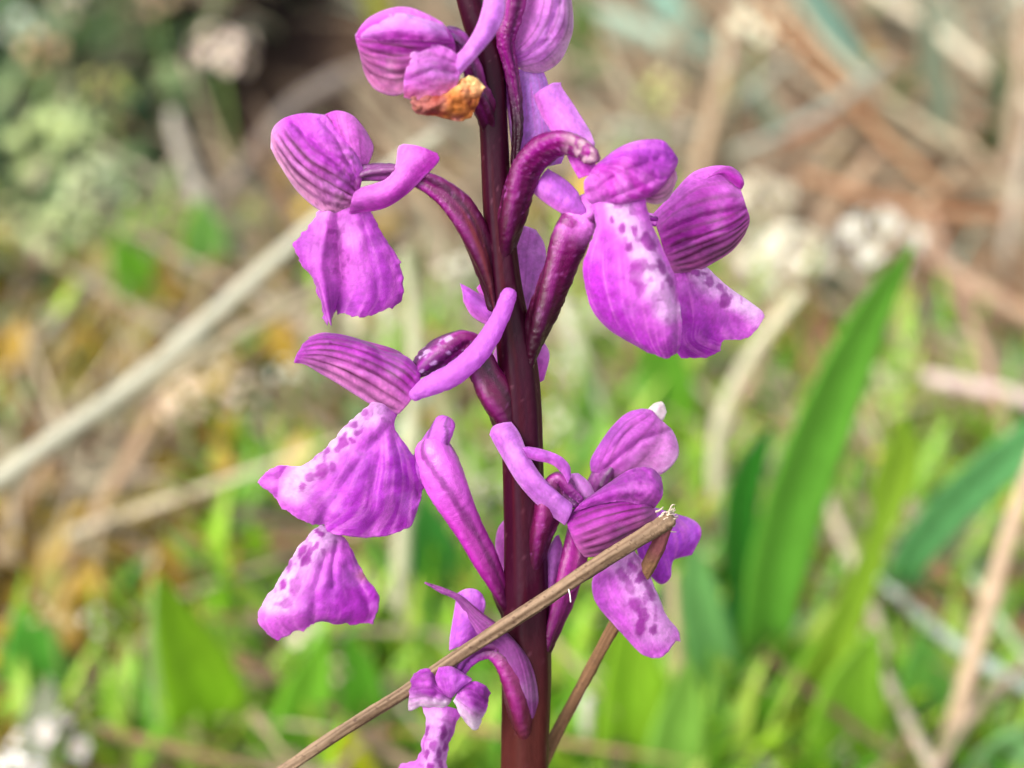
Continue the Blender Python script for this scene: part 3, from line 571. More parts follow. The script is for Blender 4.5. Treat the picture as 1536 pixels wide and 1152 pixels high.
patch('petal', [[(860, 768, 40), (868, 758, 48), (878, 749, 36)], [(892, 758, 54), (900, 744, 62), (910, 727, 40)], [(930, 752, 60), (938, 732, 68), (946, 704, 42)], [(962, 758, 54), (976, 734, 64), (976, 702, 38)], [(982, 762, 36), (994, 742, 42), (992, 716, 28)]], f,
      lambda u, v, x, y: mix(hoodcol((.3, .6), lo=lin((178, 52, 180)), hi=lin((166, 42, 172)), a=0, b=.8, vk=.3, seed=41, gl=.2)(u, v, x, y), np.broadcast_to(MAGL, u.shape + (3,)), .7 * np.exp(-(((x - 955) / 24) ** 2 + ((y - 735) / 18) ** 2)) * sm(.35, .6, fbm(x * .1, y * .1, 7))), wob=3, crink=4, seed=35, ruf=5)
patch('lip', [[(906, 808, 8), (918, 808, 14), (930, 806, 14), (940, 804, 8)], [(906, 840, 24), (924, 836, 36), (940, 832, 36), (954, 830, 24)], [(888, 872, 24), (916, 866, 44), (944, 858, 46), (970, 848, 22)], [(894, 904, 22), (924, 896, 44), (954, 886, 46), (984, 886, 18)], [(918, 934, 18), (944, 924, 40), (972, 912, 42), (1000, 924, 14)], [(940, 958, 14), (962, 950, 32), (986, 938, 34), (1016, 944, 8)], [(952, 972, 8), (968, 984, 14), (984, 986, 18), (1002, 978, 16), (1012, 962, 10), (1021, 962, 4)]], f,
      lipcol(((940, 836), (960, 880), (990, 940)), 36, ((933, 862, 6, 11, -25), (945, 880, 7, 12, -25), (949, 850, 6, 9, -20), (962, 863, 6, 8, 0), (957, 872, 5, 6, 0), (972, 884, 6, 14, -30), (953, 906, 11, 12, 0), (964, 922, 9, 12, -30), (962, 940, 8, 12, 0), (980, 944, 7, 8, 0), (940, 870, 5, 9, -25), (978, 893, 5, 9, -30)),
             base=lin((192, 56, 208)), edge=lin((180, 46, 188)), seed=42, fade=.6), wob=2, ruf=3, rag=3, flat=.9, creases=(([(915, 870), (940, 930), (962, 976)], 4, 7), ([(950, 850), (990, 920), (1012, 955)], -3, 7)), seed=36)

# ---- lower right flower behind
f = flower(815, 960, -4, 'lower right rear flower with a pink closed hood')
tube('ovary', [(800, 1040, -12, 12), (812, 990, 4, 13), (824, 950, 8, 16), (840, 905, 8, 20), (852, 865, 6, 22), (862, 830, 0, 22), (872, 790, -20, 20), (890, 745, -34, 18), (905, 715, -36, 18), (920, 700, -36, 14)], f,
     tubecol(lin((136, 34, 110)), OVA, lin((130, 60, 130)), 25, sp=.3), bump=1.3, rid=2, nrid=3)
patch('bract', [[(820, 950, -6), (826, 940, 0), (830, 930, -6)], [(814, 880, -8), (826, 876, 4), (838, 860, -8)], [(820, 830, -12), (830, 828, -4), (844, 824, -12)], [(832, 806, -16), (834, 804, -14), (838, 802, -16)]], f, hoodcol(lo=lin((208, 140, 214)), hi=lin((190, 90, 196)), seed=43), seed=37)
patch('sepal', [[(886, 706, -40), (900, 716, -30), (930, 720, -40)], [(886, 690, -42), (920, 690, -8), (970, 718, -40)], [(898, 668, -44), (936, 660, -2), (1000, 706, -42)], [(918, 640, -46), (955, 640, -6), (1018, 680, -44)], [(940, 620, -48), (972, 628, -22), (1010, 648, -46)], [(962, 613, -50), (978, 616, -40), (992, 632, -50)]], f,
      hoodcol((.3, .45, (.62, .8), .76), lo=lin((196, 84, 206)), hi=lin((200, 90, 200)), top=lin((220, 150, 214)), a=0, b=.5, vw=.022, vk=.4, seed=44, gl=.4), wob=3, flat=.75, creases=(([(905, 705), (960, 660), (1006, 645)], 6, 5), ([(900, 695), (940, 650), (975, 625)], 4, 5)), seed=38, ruf=3)
patch('petal', [[(968, 618, -44), (980, 624, -40), (992, 634, -44)], [(980, 606, -48), (988, 612, -44), (996, 628, -48)], [(992, 602, -52), (996, 606, -50), (1000, 618, -52)]], f, hoodcol(lo=lin((226, 214, 196)), hi=lin((232, 214, 220)), seed=45, gl=.1), seed=39, ruf=4)
patch('lip', [[(950, 780, -50), (975, 762, -42), (996, 766, -50)], [(952, 810, -52), (990, 796, -34), (1040, 780, -52)], [(960, 840, -54), (996, 830, -36), (1052, 800, -54)], [(968, 856, -56), (990, 876, -48), (1006, 866, -46), (1008, 842, -46), (1038, 832, -54)]], f, lipcol(base=lin((192, 76, 222)), edge=lin((182, 60, 200)), seed=46), wob=3, ruf=4, seed=40)

# ---- lowest flower, facing the viewer, lip cut by the picture's edge
f = flower(785, 1085, 20, 'lowest flower, small and faded, with a white-edged hood')
tube('ovary', [(788, 1170, -20, 20), (786, 1110, 8, 24), (783, 1075, 22, 27), (779, 1045, 30, 29), (771, 1012, 34, 28), (756, 985, 38, 22), (736, 972, 40, 16), (714, 978, 40, 14), (698, 990, 40, 13), (688, 1006, 38, 11)], f, tubecol(lin((92, 18, 54)), lin((122, 22, 96)), lin((150, 70, 165)), 27, sp=.12, foot=lin((74, 30, 30))), bump=1.8, rid=2.2, nrid=3)
patch('spur', [[(674, 976, 30), (692, 968, 38), (716, 954, 30)], [(676, 950, 30), (696, 940, 40), (722, 930, 30)], [(682, 915, 28), (702, 908, 38), (728, 906, 28)], [(686, 890, 24), (700, 883, 30), (714, 884, 28), (723, 892, 24)]], f, hoodcol((.7,), lo=lin((204, 104, 222)), hi=lin((196, 92, 212)), a=0, b=.6, vk=.15, seed=47, gl=.3), seed=41, thick=8, crink=1.6)
patch('bract', [[(784, 1118, 8), (796, 1114, 14), (806, 1108, 6)], [(776, 1070, 40), (792, 1064, 44), (808, 1062, 30)], [(766, 1026, 48), (786, 1014, 52), (804, 1022, 34)], [(746, 986, 50), (770, 970, 54), (790, 984, 38)], [(722, 960, 48), (742, 943, 54), (758, 946, 42)], [(704, 930, 44), (716, 924, 48), (722, 918, 42)], [(684, 901, 38), (688, 896, 42), (692, 894, 38)], [(660, 889, 32), (662, 885, 34), (664, 881, 32)], [(637, 875, 26), (637, 874, 27), (638, 873, 26)]], f,
      hoodcol((.5,), lo=lin((146, 60, 146)), hi=lin((126, 42, 116)), a=0, b=1, vk=.2, seed=48, gl=.3), seed=42, wob=.6)
WHT = lin((236, 206, 232))
patch('sepal', [[(672, 1058, 62), (676, 1052, 66), (678, 1046, 64), (674, 1040, 60)], [(656, 1064, 60), (658, 1050, 76), (660, 1036, 76), (662, 1026, 62)], [(634, 1060, 56), (638, 1044, 76), (642, 1024, 76), (650, 1006, 58)], [(614, 1066, 46), (617, 1048, 58), (622, 1026, 60), (634, 1003, 52)], [(613, 1062, 40), (614, 1044, 46), (615, 1028, 48), (622, 1010, 46)]], f,
      hoodcol((.35, .55, .75), lo=WHT, hi=lin((164, 40, 172)), a=.12, b=.55, vw=.02, vk=.35, seed=49, gl=.3), wob=2, crink=6, ruf=11, rag=4, seed=43)
patch('petal', [[(672, 1046, 70), (678, 1046, 74), (684, 1040, 70)], [(660, 1034, 76), (680, 1030, 84), (696, 1028, 76)], [(653, 1018, 72), (680, 1014, 82), (708, 1020, 72)], [(658, 1001, 62), (678, 1000, 66), (700, 1013, 62)]], f, hoodcol((.5,), lo=lin((178, 60, 188)), hi=lin((196, 88, 210)), a=0, b=1, vk=.3, seed=50), wob=1, crink=3.5, seed=44)
patch('sepal', [[(680, 1052, 70), (684, 1044, 76), (688, 1034, 72)], [(694, 1078, 66), (700, 1054, 88), (708, 1022, 74)], [(708, 1094, 58), (716, 1064, 80), (728, 1028, 64)], [(716, 1093, 50), (728, 1066, 60), (735, 1038, 52)]], f, hoodcol((.4, .6, .8), lo=WHT, hi=lin((168, 44, 176)), a=.12, b=.55, vw=.02, vk=.4, seed=51, gl=.3), wob=2, crink=6, ruf=11, rag=4, seed=45)
patch('lip', [[(634, 1060, 48), (662, 1058, 60), (694, 1066, 50)], [(640, 1084, 50), (662, 1084, 70), (684, 1088, 50)], [(634, 1112, 42), (654, 1112, 64), (675, 1112, 44)], [(624, 1140, 40), (648, 1142, 66), (670, 1144, 44)], [(598, 1150, 32), (644, 1172, 62), (672, 1176, 40)], [(604, 1190, 24), (640, 1210, 50), (670, 1200, 34)]], f,
      lipcol(((655, 1080), (648, 1150)), 26, ((642, 1096, 4, 9, 20), (664, 1100, 5, 12, 0), (650, 1118, 5, 8, 20), (640, 1132, 4, 8, 0), (658, 1128, 5, 7, 0), (668, 1120, 4, 8, 0), (645, 1148, 6, 6, 0), (660, 1146, 4, 8, 0)), base=lin((186, 70, 200)), edge=lin((186, 90, 190)), seed=52, fade=.6), wob=2, ruf=4, rag=6, seed=46)

# ---- slip of a flower showing to the left of the stem
f = flower(770, 870, -24, 'sliver of a flower behind the lower stem')
patch('sepal', [[(760, 876, -40), (768, 870, -30), (776, 870, -40)], [(744, 830, -42), (764, 820, -26), (780, 826, -42)], [(746, 796, -42), (762, 790, -30), (774, 796, -42)], [(758, 778, -44), (762, 777, -42), (766, 780, -44)]], f, hoodcol(lo=MAGL, hi=MAG, a=0, b=1, seed=53), seed=47)
tube('ovary', [(780, 900, -10, 10), (772, 870, -30, 12), (766, 840, -40, 10)], f, tubecol(OVD, OVA, None, 29), bump=2)

# ---- sheathing leaves at the foot, below the picture
def foot_leaf(ang, L, W):
    t = np.linspace(0, 1, 24)[:, None]; s = np.linspace(-1, 1, 9)[None, :]
    d = np.array([math.cos(ang), math.sin(ang), 0]); q = np.array([-math.sin(ang), math.cos(ang), 0])
    r = L * (t * 0.9 + 0.05); z = L * (0.55 * np.sin(t * 2.2)) * 0.55
    w = W * np.sin(np.clip(t * 0.92 + 0.10, 0, 1) * np.pi) ** 0.7
    P = base + d * r[..., None] + q * (w * s)[..., None] + np.array([0, 0, 1.0]) * (z + 0.25 * w * s ** 2)[..., None]
    V, F = shell(P, np.full(P.shape[:2], 0.0004))
    c = np.broadcast_to(lin((86, 140, 48)), (len(V), 3))
    return mk('leaf', V, F, M['leaf'], orchid, c, origin=P[0, 4])
material('leaf', attr="Col", rough=0.42, spec=0.4, transl=0.25, var=0.16, vscale=500, bump=0.25, bscale=1500, stretch=(1, 1, 0.25))
material('dry', attr="Col", rough=0.7, spec=0.2, transl=0.12, var=0.18, vscale=600, bump=0.3, bscale=1500)
material('bloom', attr="Col", rough=0.55, spec=0.3, transl=0.25, var=0.06, vscale=900)
material('soil', rough=0.95, spec=0.1, var=0.3, vscale=60, bump=0.9, bscale=300, ramp=(26.0, [(0.30, (16, 11, 9)), (0.45, (32, 23, 19)), (0.58, (50, 38, 30)), (0.72, (80, 64, 50))]))
for k, a in ((0.2, 0.15), (1.8, 0.4), (3.4, 0.2), (5.0, 0.35)):
    foot_leaf(k, 0.07 + 0.02 * a, 0.008)

# ------------------------------------------------------------------ the bent dry stalk in front of the orchid
dry = tag(empty('dry_stalk', (0, 0, 0)), 'speckled tan dry stalk lying across the orchid stem, snapped and folded at its frayed tip', 'dry stalk')
TAN = lin((130, 107, 84)); TAN2 = lin((88, 68, 50)); TAND = lin((58, 36, 26))
def stalkcol(c0, c1, fleck=0.5, seed=0):
    def f(t, a, x, y):
        c = mix(np.broadcast_to(c0, t.shape + (3,)), np.broadcast_to(c1, t.shape + (3,)), sm(0.3, 0.75, fbm(np.cos(a) * 3 + 7, np.sin(a) * 3 + t * 5 + 7, seed, 3)))
        k = vn(np.cos(a) * 5 + 19, np.sin(a) * 5 + t * 260 + 9, seed + 3) * 0.75 + 0.25 * fbm(np.cos(a) * 3 + 19, t * 40 + 9, seed, 2)
        return mix(c, np.broadcast_to(TAND, c.shape), fleck * sm(0.74, 0.80, k))
    return f
def long_tube(name, path, ends, parent, colf, mat, ns=26, bump=0.0, seed=0, n=420):
    """a stalk measured on the photo and carried on to its foot on the ground"""
    P = np.array(path, float); S = cr(P, n)
    C = spike(S[:, 0], S[:, 1], S[:, 2]); R = S[:, 3] * PX
    if ends is not None:
        e = np.array(ends, float); A = C[0]
        d = (C[0] - C[6]) / np.linalg.norm(C[0] - C[6]); L = np.linalg.norm(A - e)
        ext = cr(np.array([A, A + d * L * 0.33 + (e - A) * 0.05, (A + d * L * 0.4) * 0.5 + e * 0.5, e]), 60)[1:][::-1]
        C = np.concatenate([ext, C]); R = np.concatenate([np.full(len(ext), R[0]), R])
    m = len(C)
    t = np.linspace(0, 1, m)[:, None] * np.ones((1, ns)); a = np.linspace(0, 2 * np.pi, ns, endpoint=False)[None] * np.ones((m, 1))
    d = bump * PX * (fbm(np.cos(a) * 2.5 + 9, np.sin(a) * 2.5 + t * 30 + 9, seed, 3) - 0.5) * 2 + 0.5 * bump * PX * np.cos(a * 6)
    V, F, k = tube_geo(C, R, ns, d)
    tt = np.concatenate([[0] * 3, np.linspace(0, 1, m), [1] * 3])[:, None] * np.ones((1, ns)); aa = np.linspace(0, 2 * np.pi, ns, endpoint=False)[None] * np.ones((k, 1))
    return mk(name, V, F, mat, parent, colf(tt, aa, tt, tt).reshape(-1, 3), origin=C[0])
long_tube('stalk', [(350, 1202, 16, 8.5), (430, 1152, 25, 9), (520, 1092, 34, 9.5), (610, 1036, 44, 9.2), (700, 975, 58, 10), (790, 917, 68, 10.8), (880, 857, 71, 11.2), (950, 813, 73, 11.8), (985, 792, 72, 12.5), (1004, 780, 70, 12)], (-0.085, -0.035, -0.003), dry, stalkcol(TAN, TAN2, 0.75, 3), M['straw'], bump=1.6)
long_tube('folded_stalk', [(812, 1152, -54, 9), (835, 1100, -46, 9), (880, 1015, -32, 9), (920, 942, -16, 9.5), (946, 900, 0, 9.5), (968, 858, 22, 10.5), (985, 824, 46, 11), (1000, 786, 64, 10)], (-0.004, 0.035, -0.003), dry,
          lambda t, a, x, y: mix(stalkcol(lin((132, 98, 68)), lin((104, 74, 50)), .4, 5)(t, a, x, y), np.broadcast_to(lin((120, 66, 70)), t.shape + (3,)), sm(.80, .9, t)), M['straw'], bump=1.4, seed=5)
Vs, Fs = [], []; off = 0
for i in range(64):
    q = RNG.randn(3); bx, by = 1002 + q[0] * 6, 780 + q[1] * 6
    bx -= 1; c0 = spike(bx - 4, by + 2, 70 + q[2] * 5); c1 = spike(bx + 2 + 6 * RNG.rand(), by - 6 * RNG.rand() + q[1] * 2 + 1, 71 + q[2] * 6); cm = (c0 + c1) / 2 + RNG.randn(3) * 2.0 * PX
    V, F, _ = tube_geo(cr(np.array([c0, cm, c1]), 6), np.array([1.5, 1.6, 1.5, 1.3, 1.1, .7]) * PX * (0.5 + 0.8 * RNG.rand()), 6)
    Vs.append(V); Fs.append(F + off); off += len(V)
mk('frayed_tip', np.concatenate(Vs), np.concatenate(Fs), M['straw'], dry, np.broadcast_to(lin((176, 162, 142)), (off, 3)))
V, F, _ = tube_geo(cr(np.array([spike(853, 884, 84), spike(855, 893, 88), spike(856, 903, 86)]), 8), np.full(8, 1.0) * PX, 6)
mk('splinter', V, F, M['straw'], dry, np.broadcast_to(lin((240, 232, 224)), (len(V), 3)))

# ------------------------------------------------------------------ meadow floor
def gy(py):
    return float(ground(768.0, py)[1])
HOLLOWS = []  # dips added to the soil so the gaps there fall dark
for hx, hy, hrx, hry in ((450, 60, 150, 130), (570, 210, 95, 90), (300, 265, 110, 70), (930, 80, 70, 50), (1425, 445, 95, 60), (150, 790, 80, 35), (640, 120, 70, 60), (580, 130, 110, 100)):
    c_ = ground(hx, hy); HOLLOWS.append((c_[0], c_[1], abs(ground(hx + hrx, hy)[0] - c_[0]), abs(ground(hx, hy - hry)[1] - c_[1])))
def hollow(x, y, s=1.0):
    h = 0
    for cx, cy, rx, ry in HOLLOWS:
        h = np.maximum(h, np.exp(-((x - cx) / (rx * s)) ** 2 - ((y - cy) / (ry * s)) ** 2))
    return h
def relief(x, y):
    return -0.034 * hollow(x, y) + 0.010 * (fbm(x * 9, y * 9, 3, 3) - 0.62) + 0.006 * (fbm(x * 40, y * 40, 7, 2) - 0.5)
n = 220
sx = np.concatenate([-np.geomspace(60, 0.9, 30), np.linspace(-0.85, 0.85, n), np.geomspace(0.9, 60, 30)])
sy = np.concatenate([-np.geomspace(60, 0.7, 24), np.linspace(-0.6, 1.7, n), np.geomspace(1.75, 90, 40)])
X, Y = np.meshgrid(sx, sy)
Z = relief(X, Y) * np.exp(-np.maximum(0, np.hypot(X, Y) - 2.0))
V = np.stack([X, Y, Z], -1).reshape(-1, 3)
tag(mk('ground', V, grid_faces(len(sy), len(sx)), M['soil'], origin=(0, 0, 0)), kind='structure')

def blades(bx, by, bz, az, tilt, curl, L, Wd, C, k=5, fold=0.25, taper=0.9, shape='grass'):
    """many grass blades at once: foot, heading, tilt from upright, bend, length, width, colour"""
    N = len(bx); t = np.linspace(0, 1, k + 1)
    th = tilt[:, None] + curl[:, None] * t[None]                     # angle from vertical along the blade
    ds = L[:, None] / k
    h = np.concatenate([np.zeros((N, 1)), np.cumsum(np.sin((th[:, 1:] + th[:, :-1]) / 2) * ds, 1)], 1)
    z = np.concatenate([np.zeros((N, 1)), np.cumsum(np.cos((th[:, 1:] + th[:, :-1]) / 2) * ds, 1)], 1)
    d = np.stack([np.cos(az), np.sin(az)], -1); q = np.stack([-np.sin(az), np.cos(az)], -1)
    if shape == 'leaf': wp = np.sin(np.clip(0.12 + 0.88 * t, 0, 1) * np.pi) ** 0.7
    else: wp = (1 - t ** 2.2 * taper) * (0.75 + 0.25 * np.minimum(1, t * 5))
    w = Wd[:, None] * wp[None] / 2
    ctr = np.stack([bx[:, None] + h * d[:, None, 0], by[:, None] + h * d[:, None, 1], bz[:, None] + z], -1)
    nrm = np.stack([np.cos(th) * d[:, None, 0], np.cos(th) * d[:, None, 1], -np.sin(th)], -1)
    side = np.concatenate([q, np.zeros((N, 1))], 1)[:, None, :] * w[..., None]
    P = np.stack([ctr - side, ctr + nrm * (fold * w)[..., None], ctr + side], 2)       # N, k+1, 3, 3
    idx = np.arange(N * (k + 1) * 3).reshape(N, k + 1, 3)
    F = np.stack([idx[:, :-1, :-1], idx[:, :-1, 1:], idx[:, 1:, 1:], idx[:, 1:, :-1]], -1).reshape(-1, 4)
    sh = 0.86 + 0.28 * RNG.rand(N, 1, 1, 1)
    col = np.broadcast_to(C[:, None, None, :] * sh, P.shape[:3] + (3,))
    return P.reshape(-1, 3), F, col.reshape(-1, 3)

def proj(x, y, z=0):
    d = np.stack([x, y, np.zeros_like(x) + z], -1) - CAM
    dep = d @ FWD
    return 768 + (d @ RGT) / dep / K, 576 - (d @ UPV) / dep / K

# what grows where: centres and spreads of the patches (metres on the ground, found from their place in view)
def spot(px, py, rx, ry, kind, wt):
    c = ground(px, py); a = ground(px + rx, py); b = ground(px, py - ry)
    return (c[0], c[1], abs(a[0] - c[0]), abs(b[1] - c[1]), kind, wt)
PATCHES = [
    spot(120, 120, 330, 170, 'herb', 3.0), spot(60, 330, 160, 90, 'herb', 1.5), spot(430, 80, 140, 90, 'bare', 13.5), spot(300, 260, 150, 110, 'bare', 9.0), spot(560, 200, 110, 130, 'bare', 7.5),
    spot(1250, 90, 480, 150, 'straw', 2.2), spot(1300, 60, 350, 120, 'blue', 1.6), spot(1180, 300, 330, 130, 'straw', 2.2), spot(1400, 290, 200, 120, 'rust', 1.8), spot(1420, 440, 110, 70, 'bare', 7.8),
    spot(930, 80, 80, 60, 'bare', 6.0), spot(1180, 480, 200, 120, 'straw', 2.0), spot(920, 230, 100, 100, 'sage', 1.5),
    spot(90, 640, 200, 90, 'ochre', 1.4), spot(120, 800, 220, 90, 'ochre', 1.7), spot(330, 740, 120, 110, 'ochre', 0.9), spot(240, 560, 260, 90, 'straw', 1.0), spot(300, 640, 240, 140, 'sage', 0.8), spot(150, 760, 200, 110, 'straw', 0.7), spot(260, 450, 160, 80, 'green', 1.5), spot(40, 420, 100, 120, 'sage', 1.4),
    spot(150, 790, 90, 40, 'bare', 6.0), spot(120, 930, 180, 40, 'straw', 1.2), spot(450, 620, 120, 130, 'sage', 1.6), spot(560, 480, 110, 90, 'straw', 1.6), spot(660, 460, 80, 90, 'sage', 1.6),
    spot(330, 1230, 360, 120, 'green', 5.1), spot(640, 1180, 260, 160, 'green', 3.9), spot(960, 1060, 220, 210, 'green', 4.5), spot(1000, 720, 120, 150, 'green', 3.0), spot(1280, 1100, 330, 180, 'green', 3.3),
    spot(500, 1080, 170, 130, 'green', 3.0), spot(250, 1090, 160, 60, 'green', 1.6), spot(420, 800, 60, 120, 'green', 2.0), spot(640, 620, 60, 120, 'green', 1.6), spot(260, 470, 120, 60, 'green', 1.6),
    spot(1380, 720, 160, 110, 'green', 2.4), spot(1450, 950, 160, 160, 'straw', 1.5), spot(1270, 800, 120, 100, 'straw', 0.9), spot(60, 1080, 140, 100, 'straw', 0.8), spot(640, 780, 150, 140, 'sage', 1.4),
]
KINDS = ['herb', 'bare', 'straw', 'blue', 'rust', 'sage', 'ochre', 'green']
def kinds(x, y):
    W = np.full((len(x), len(KINDS)), 0.02)
    W[:, 2] += 0.20; W[:, 7] += 0.05; W[:, 1] += 0.05
    jx = x + 0.05 * (fbm(x * 14, y * 14, 31, 2) - 0.5); jy = y + 0.10 * (fbm(x * 14, y * 14, 37, 2) - 0.5)
    for cx, cy, rx, ry, k, wt in PATCHES:
        W[:, KINDS.index(k)] += wt * np.exp(-((jx - cx) / rx) ** 2 - ((jy - cy) / ry) ** 2)
    c = np.cumsum(W, 1); c /= c[:, -1:]
    return np.array(KINDS)[(RNG.rand(len(x), 1) > c).sum(1).clip(0, len(KINDS) - 1)]
NS = 34000
px = RNG.uniform(-260, 1800, NS); py = RNG.uniform(-140, 1500, NS)
g = ground(px, py); x, y = g[:, 0], g[:, 1]
xe, ye = RNG.uniform(-0.75, 0.75, 9000), RNG.uniform(-0.22, 1.6, 9000)
x = np.concatenate([x, xe]); y = np.concatenate([y, ye])
R2 = np.random.RandomState(77)                               # the meadow goes on beside the picture
xo, yo = R2.uniform(-0.95, 0.95, 44000), R2.uniform(-0.22, 1.6, 44000)
qx, qy = proj(xo, yo); out = (qx < -220) | (qx > 1760)
x = np.concatenate([x, xo[out]]); y = np.concatenate([y, yo[out]])
kk = kinds(x, y)
# leave the orchid's foot and the camera's own place free of tall grass
clear = (np.hypot(x, (y + 0.02)) > 0.05) & ~((y < 0.10) & (np.abs(x) < 0.13)) & (y > -0.2 )
near_cam = (y < 0.06)
dug = hollow(x, y, 1.15)
clear &= RNG.rand(len(x)) > 1.6 * dug - 0.25
def pick(cols, n):
    c = np.array([lin(q) for q in cols]); w = RNG.rand(n, 1)
    a, b = c[RNG.randint(len(c), size=n)], c[RNG.randint(len(c), size=n)]
    return a * w + b * (1 - w)
def sow(name, kind, cols, L, Wd, tilt, curl, mat, label=None, az=None, shape='grass', k=5, frac=1.0, lift=0.0, fold=0.25, hug=1.0):
    s = np.where((kk == kind) & (clear | (L[1] < 0.03) & (dug < 0.4) & (np.hypot(x, y + 0.02) > 0.02)))[0]
    s = s[RNG.rand(len(s)) < frac]; n = len(s)
    if n == 0: return
    l = RNG.uniform(L[0], L[1], n) * (1 - 0.55 * hollow(x[s], y[s], 1.9)) * np.where(near_cam[s], 0.5, 1.0); a = RNG.uniform(0, 2 * np.pi, n) if az is None else az[0] + az[1] * RNG.randn(n) + np.pi * RNG.randint(0, 2, n)
    V, F, C = blades(x[s], y[s], relief(x[s], y[s]) - 0.001 + lift * RNG.rand(n), a, RNG.uniform(tilt[0], tilt[1], n), RNG.uniform(curl[0], curl[1], n), l, RNG.uniform(Wd[0], Wd[1], n), pick(cols, n), k=k, shape=shape, fold=fold)
    tag(mk(name, V, F, mat, col=C, origin=(0, 0, 0)), label, None, None, 'stuff')
STRAW = [(180, 164, 134), (158, 140, 112), (138, 118, 96), (186, 172, 144), (100, 76, 60), (140, 136, 110), (92, 70, 54), (150, 112, 78)]
sow('dry_grass', 'straw', STRAW, (0.04, 0.11), (0.0014, 0.0036), (1.35, 1.62), (-0.12, 0.12), M['dry'], 'tangle of flattened pale straw over the soil', lift=0.012, frac=0.5, az=(-1.05, 0.55))
sow('rusty_litter', 'rust', [(176, 112, 66), (150, 88, 58), (186, 134, 92), (128, 76, 52)], (0.02, 0.07), (0.0015, 0.004), (1.25, 1.6), (-0.2, 0.2), M['dry'], 'rust brown dead needles and stems matted on the ground', lift=0.010, frac=0.5)
sow('blue_grass', 'blue', [(116, 146, 126), (140, 160, 138), (98, 126, 106), (170, 176, 156)], (0.03, 0.06), (0.002, 0.0045), (0.7, 1.5), (0.0, 0.5), M['leaf'], 'blue green grass blades among the dry straw', frac=0.4)
sow('pale_grass', 'sage', [(150, 164, 112), (172, 178, 136), (132, 150, 92), (190, 190, 156)], (0.012, 0.03), (0.002, 0.0045), (0.5, 1.4), (0.0, 0.6), M['leaf'], frac=0.4, label='thin pale sage green grass between the stems')
sow('moss', 'ochre', [(168, 134, 24), (152, 118, 18), (124, 98, 30), (176, 150, 58), (88, 70, 34), (156, 152, 80)], (0.008, 0.018), (0.004, 0.009), (0.2, 1.3), (0.0, 0.6), M['leaf'], 'ochre yellow moss cushions on the soil', shape='leaf', k=3, lift=0.016)
sow('grass', 'green', [(118, 172, 30), (148, 188, 40), (100, 160, 36), (164, 192, 76), (78, 142, 34), (160, 176, 60)], (0.015, 0.036), (0.002, 0.006), (0.2, 1.2), (0.0, 0.7), M['leaf'], 'fresh yellow green grass and young leaves', frac=0.6)
sow('herb_mat', 'herb', [(42, 72, 36), (62, 92, 48), (92, 118, 68), (50, 84, 52), (120, 138, 88), (100, 84, 62)], (0.008, 0.026), (0.003, 0.007), (0.2, 1.3), (0.0, 0.7), M['leaf'], 'dark grey green mat of small leaved herbs', shape='leaf', k=4, lift=0.02)
# ------------------------------------------------------------------ single leaves, stalks and flower heads of the meadow
def lane(pts, y0, y1):
    """sampled centre line and half width (metres) of a blade measured on the photo, standing y0 (foot) to y1 (tip) metres behind the orchid"""
    P = np.array(pts, float); S = cr(P, 34)
    yy = y0 + (y1 - y0) * np.linspace(0, 1, 34)
    r = ray(S[:, 0], S[:, 1]); t = (yy - CAM[1]) / r[:, 1]
    return CAM + r * t[:, None], np.maximum(S[:, 2], 1.0) * K * t
USED = {}
def green_leaf(label, pts, col, y0=None, dy=0.0, name='green_leaf', cat='leaf', fold=0.35, group=None, mat='leaf', turn=0.35, foot=True):
    """a broad leaf rising from the ground: points (x, y, half width) from foot to tip"""
    y0 = gy(pts[0][1]) if y0 is None else y0
    C, h = lane(pts, y0, y0 + dy)
    if foot and C[0, 2] > 0.004:                                   # carry it on down into the soil
        e = np.array([C[0, 0] + 0.25 * (C[0, 0] - C[5, 0]), C[0, 1], -0.003])
        C = np.concatenate([cr(np.array([e, (e + C[0]) / 2, C[0]]), 10)[:-1], C]); h = np.concatenate([np.linspace(h[0] * 0.7, h[0], 9), h])
    n = len(C); T = np.gradient(C, axis=0); T /= np.linalg.norm(T, axis=1, keepdims=True)
    S = np.cross(T, FWD); S /= np.linalg.norm(S, axis=1, keepdims=True)
    O = np.cross(S, T)                                             # faces away from or to the viewer
    if O[n // 2] @ FWD > 0: O = -O
    s = np.linspace(-1, 1, 9)
    ca, sa = math.cos(turn), math.sin(turn)
    D = S * ca + O * sa
    W = C[:, None] + D[:, None] * (h[:, None] * s / ca)[..., None] - O[:, None] * (fold * h[:, None] * (1 - np.abs(s)) ** 0.9)[..., None]
    V, F = shell(W, np.minimum(0.0005, h[:, None] * 0.15) * np.ones((1, 9)))
    u = np.linspace(0, 1, n)[:, None] * np.ones((1, 9))
    c = 1.12 * lin(col) * (1 + 0.25 * (fbm(u * 6, s[None] * 4 + 9 + 0 * u, int(pts[0][0]) % 50, 2)[..., None] - 0.5)) * (1 + 0.10 * np.cos(s * 16))[None, :, None]
    o = mk(name, V, F, M[mat], col=np.concatenate([c.reshape(-1, 3)] * 2), origin=C[0])
    return tag(o, label, cat, group)
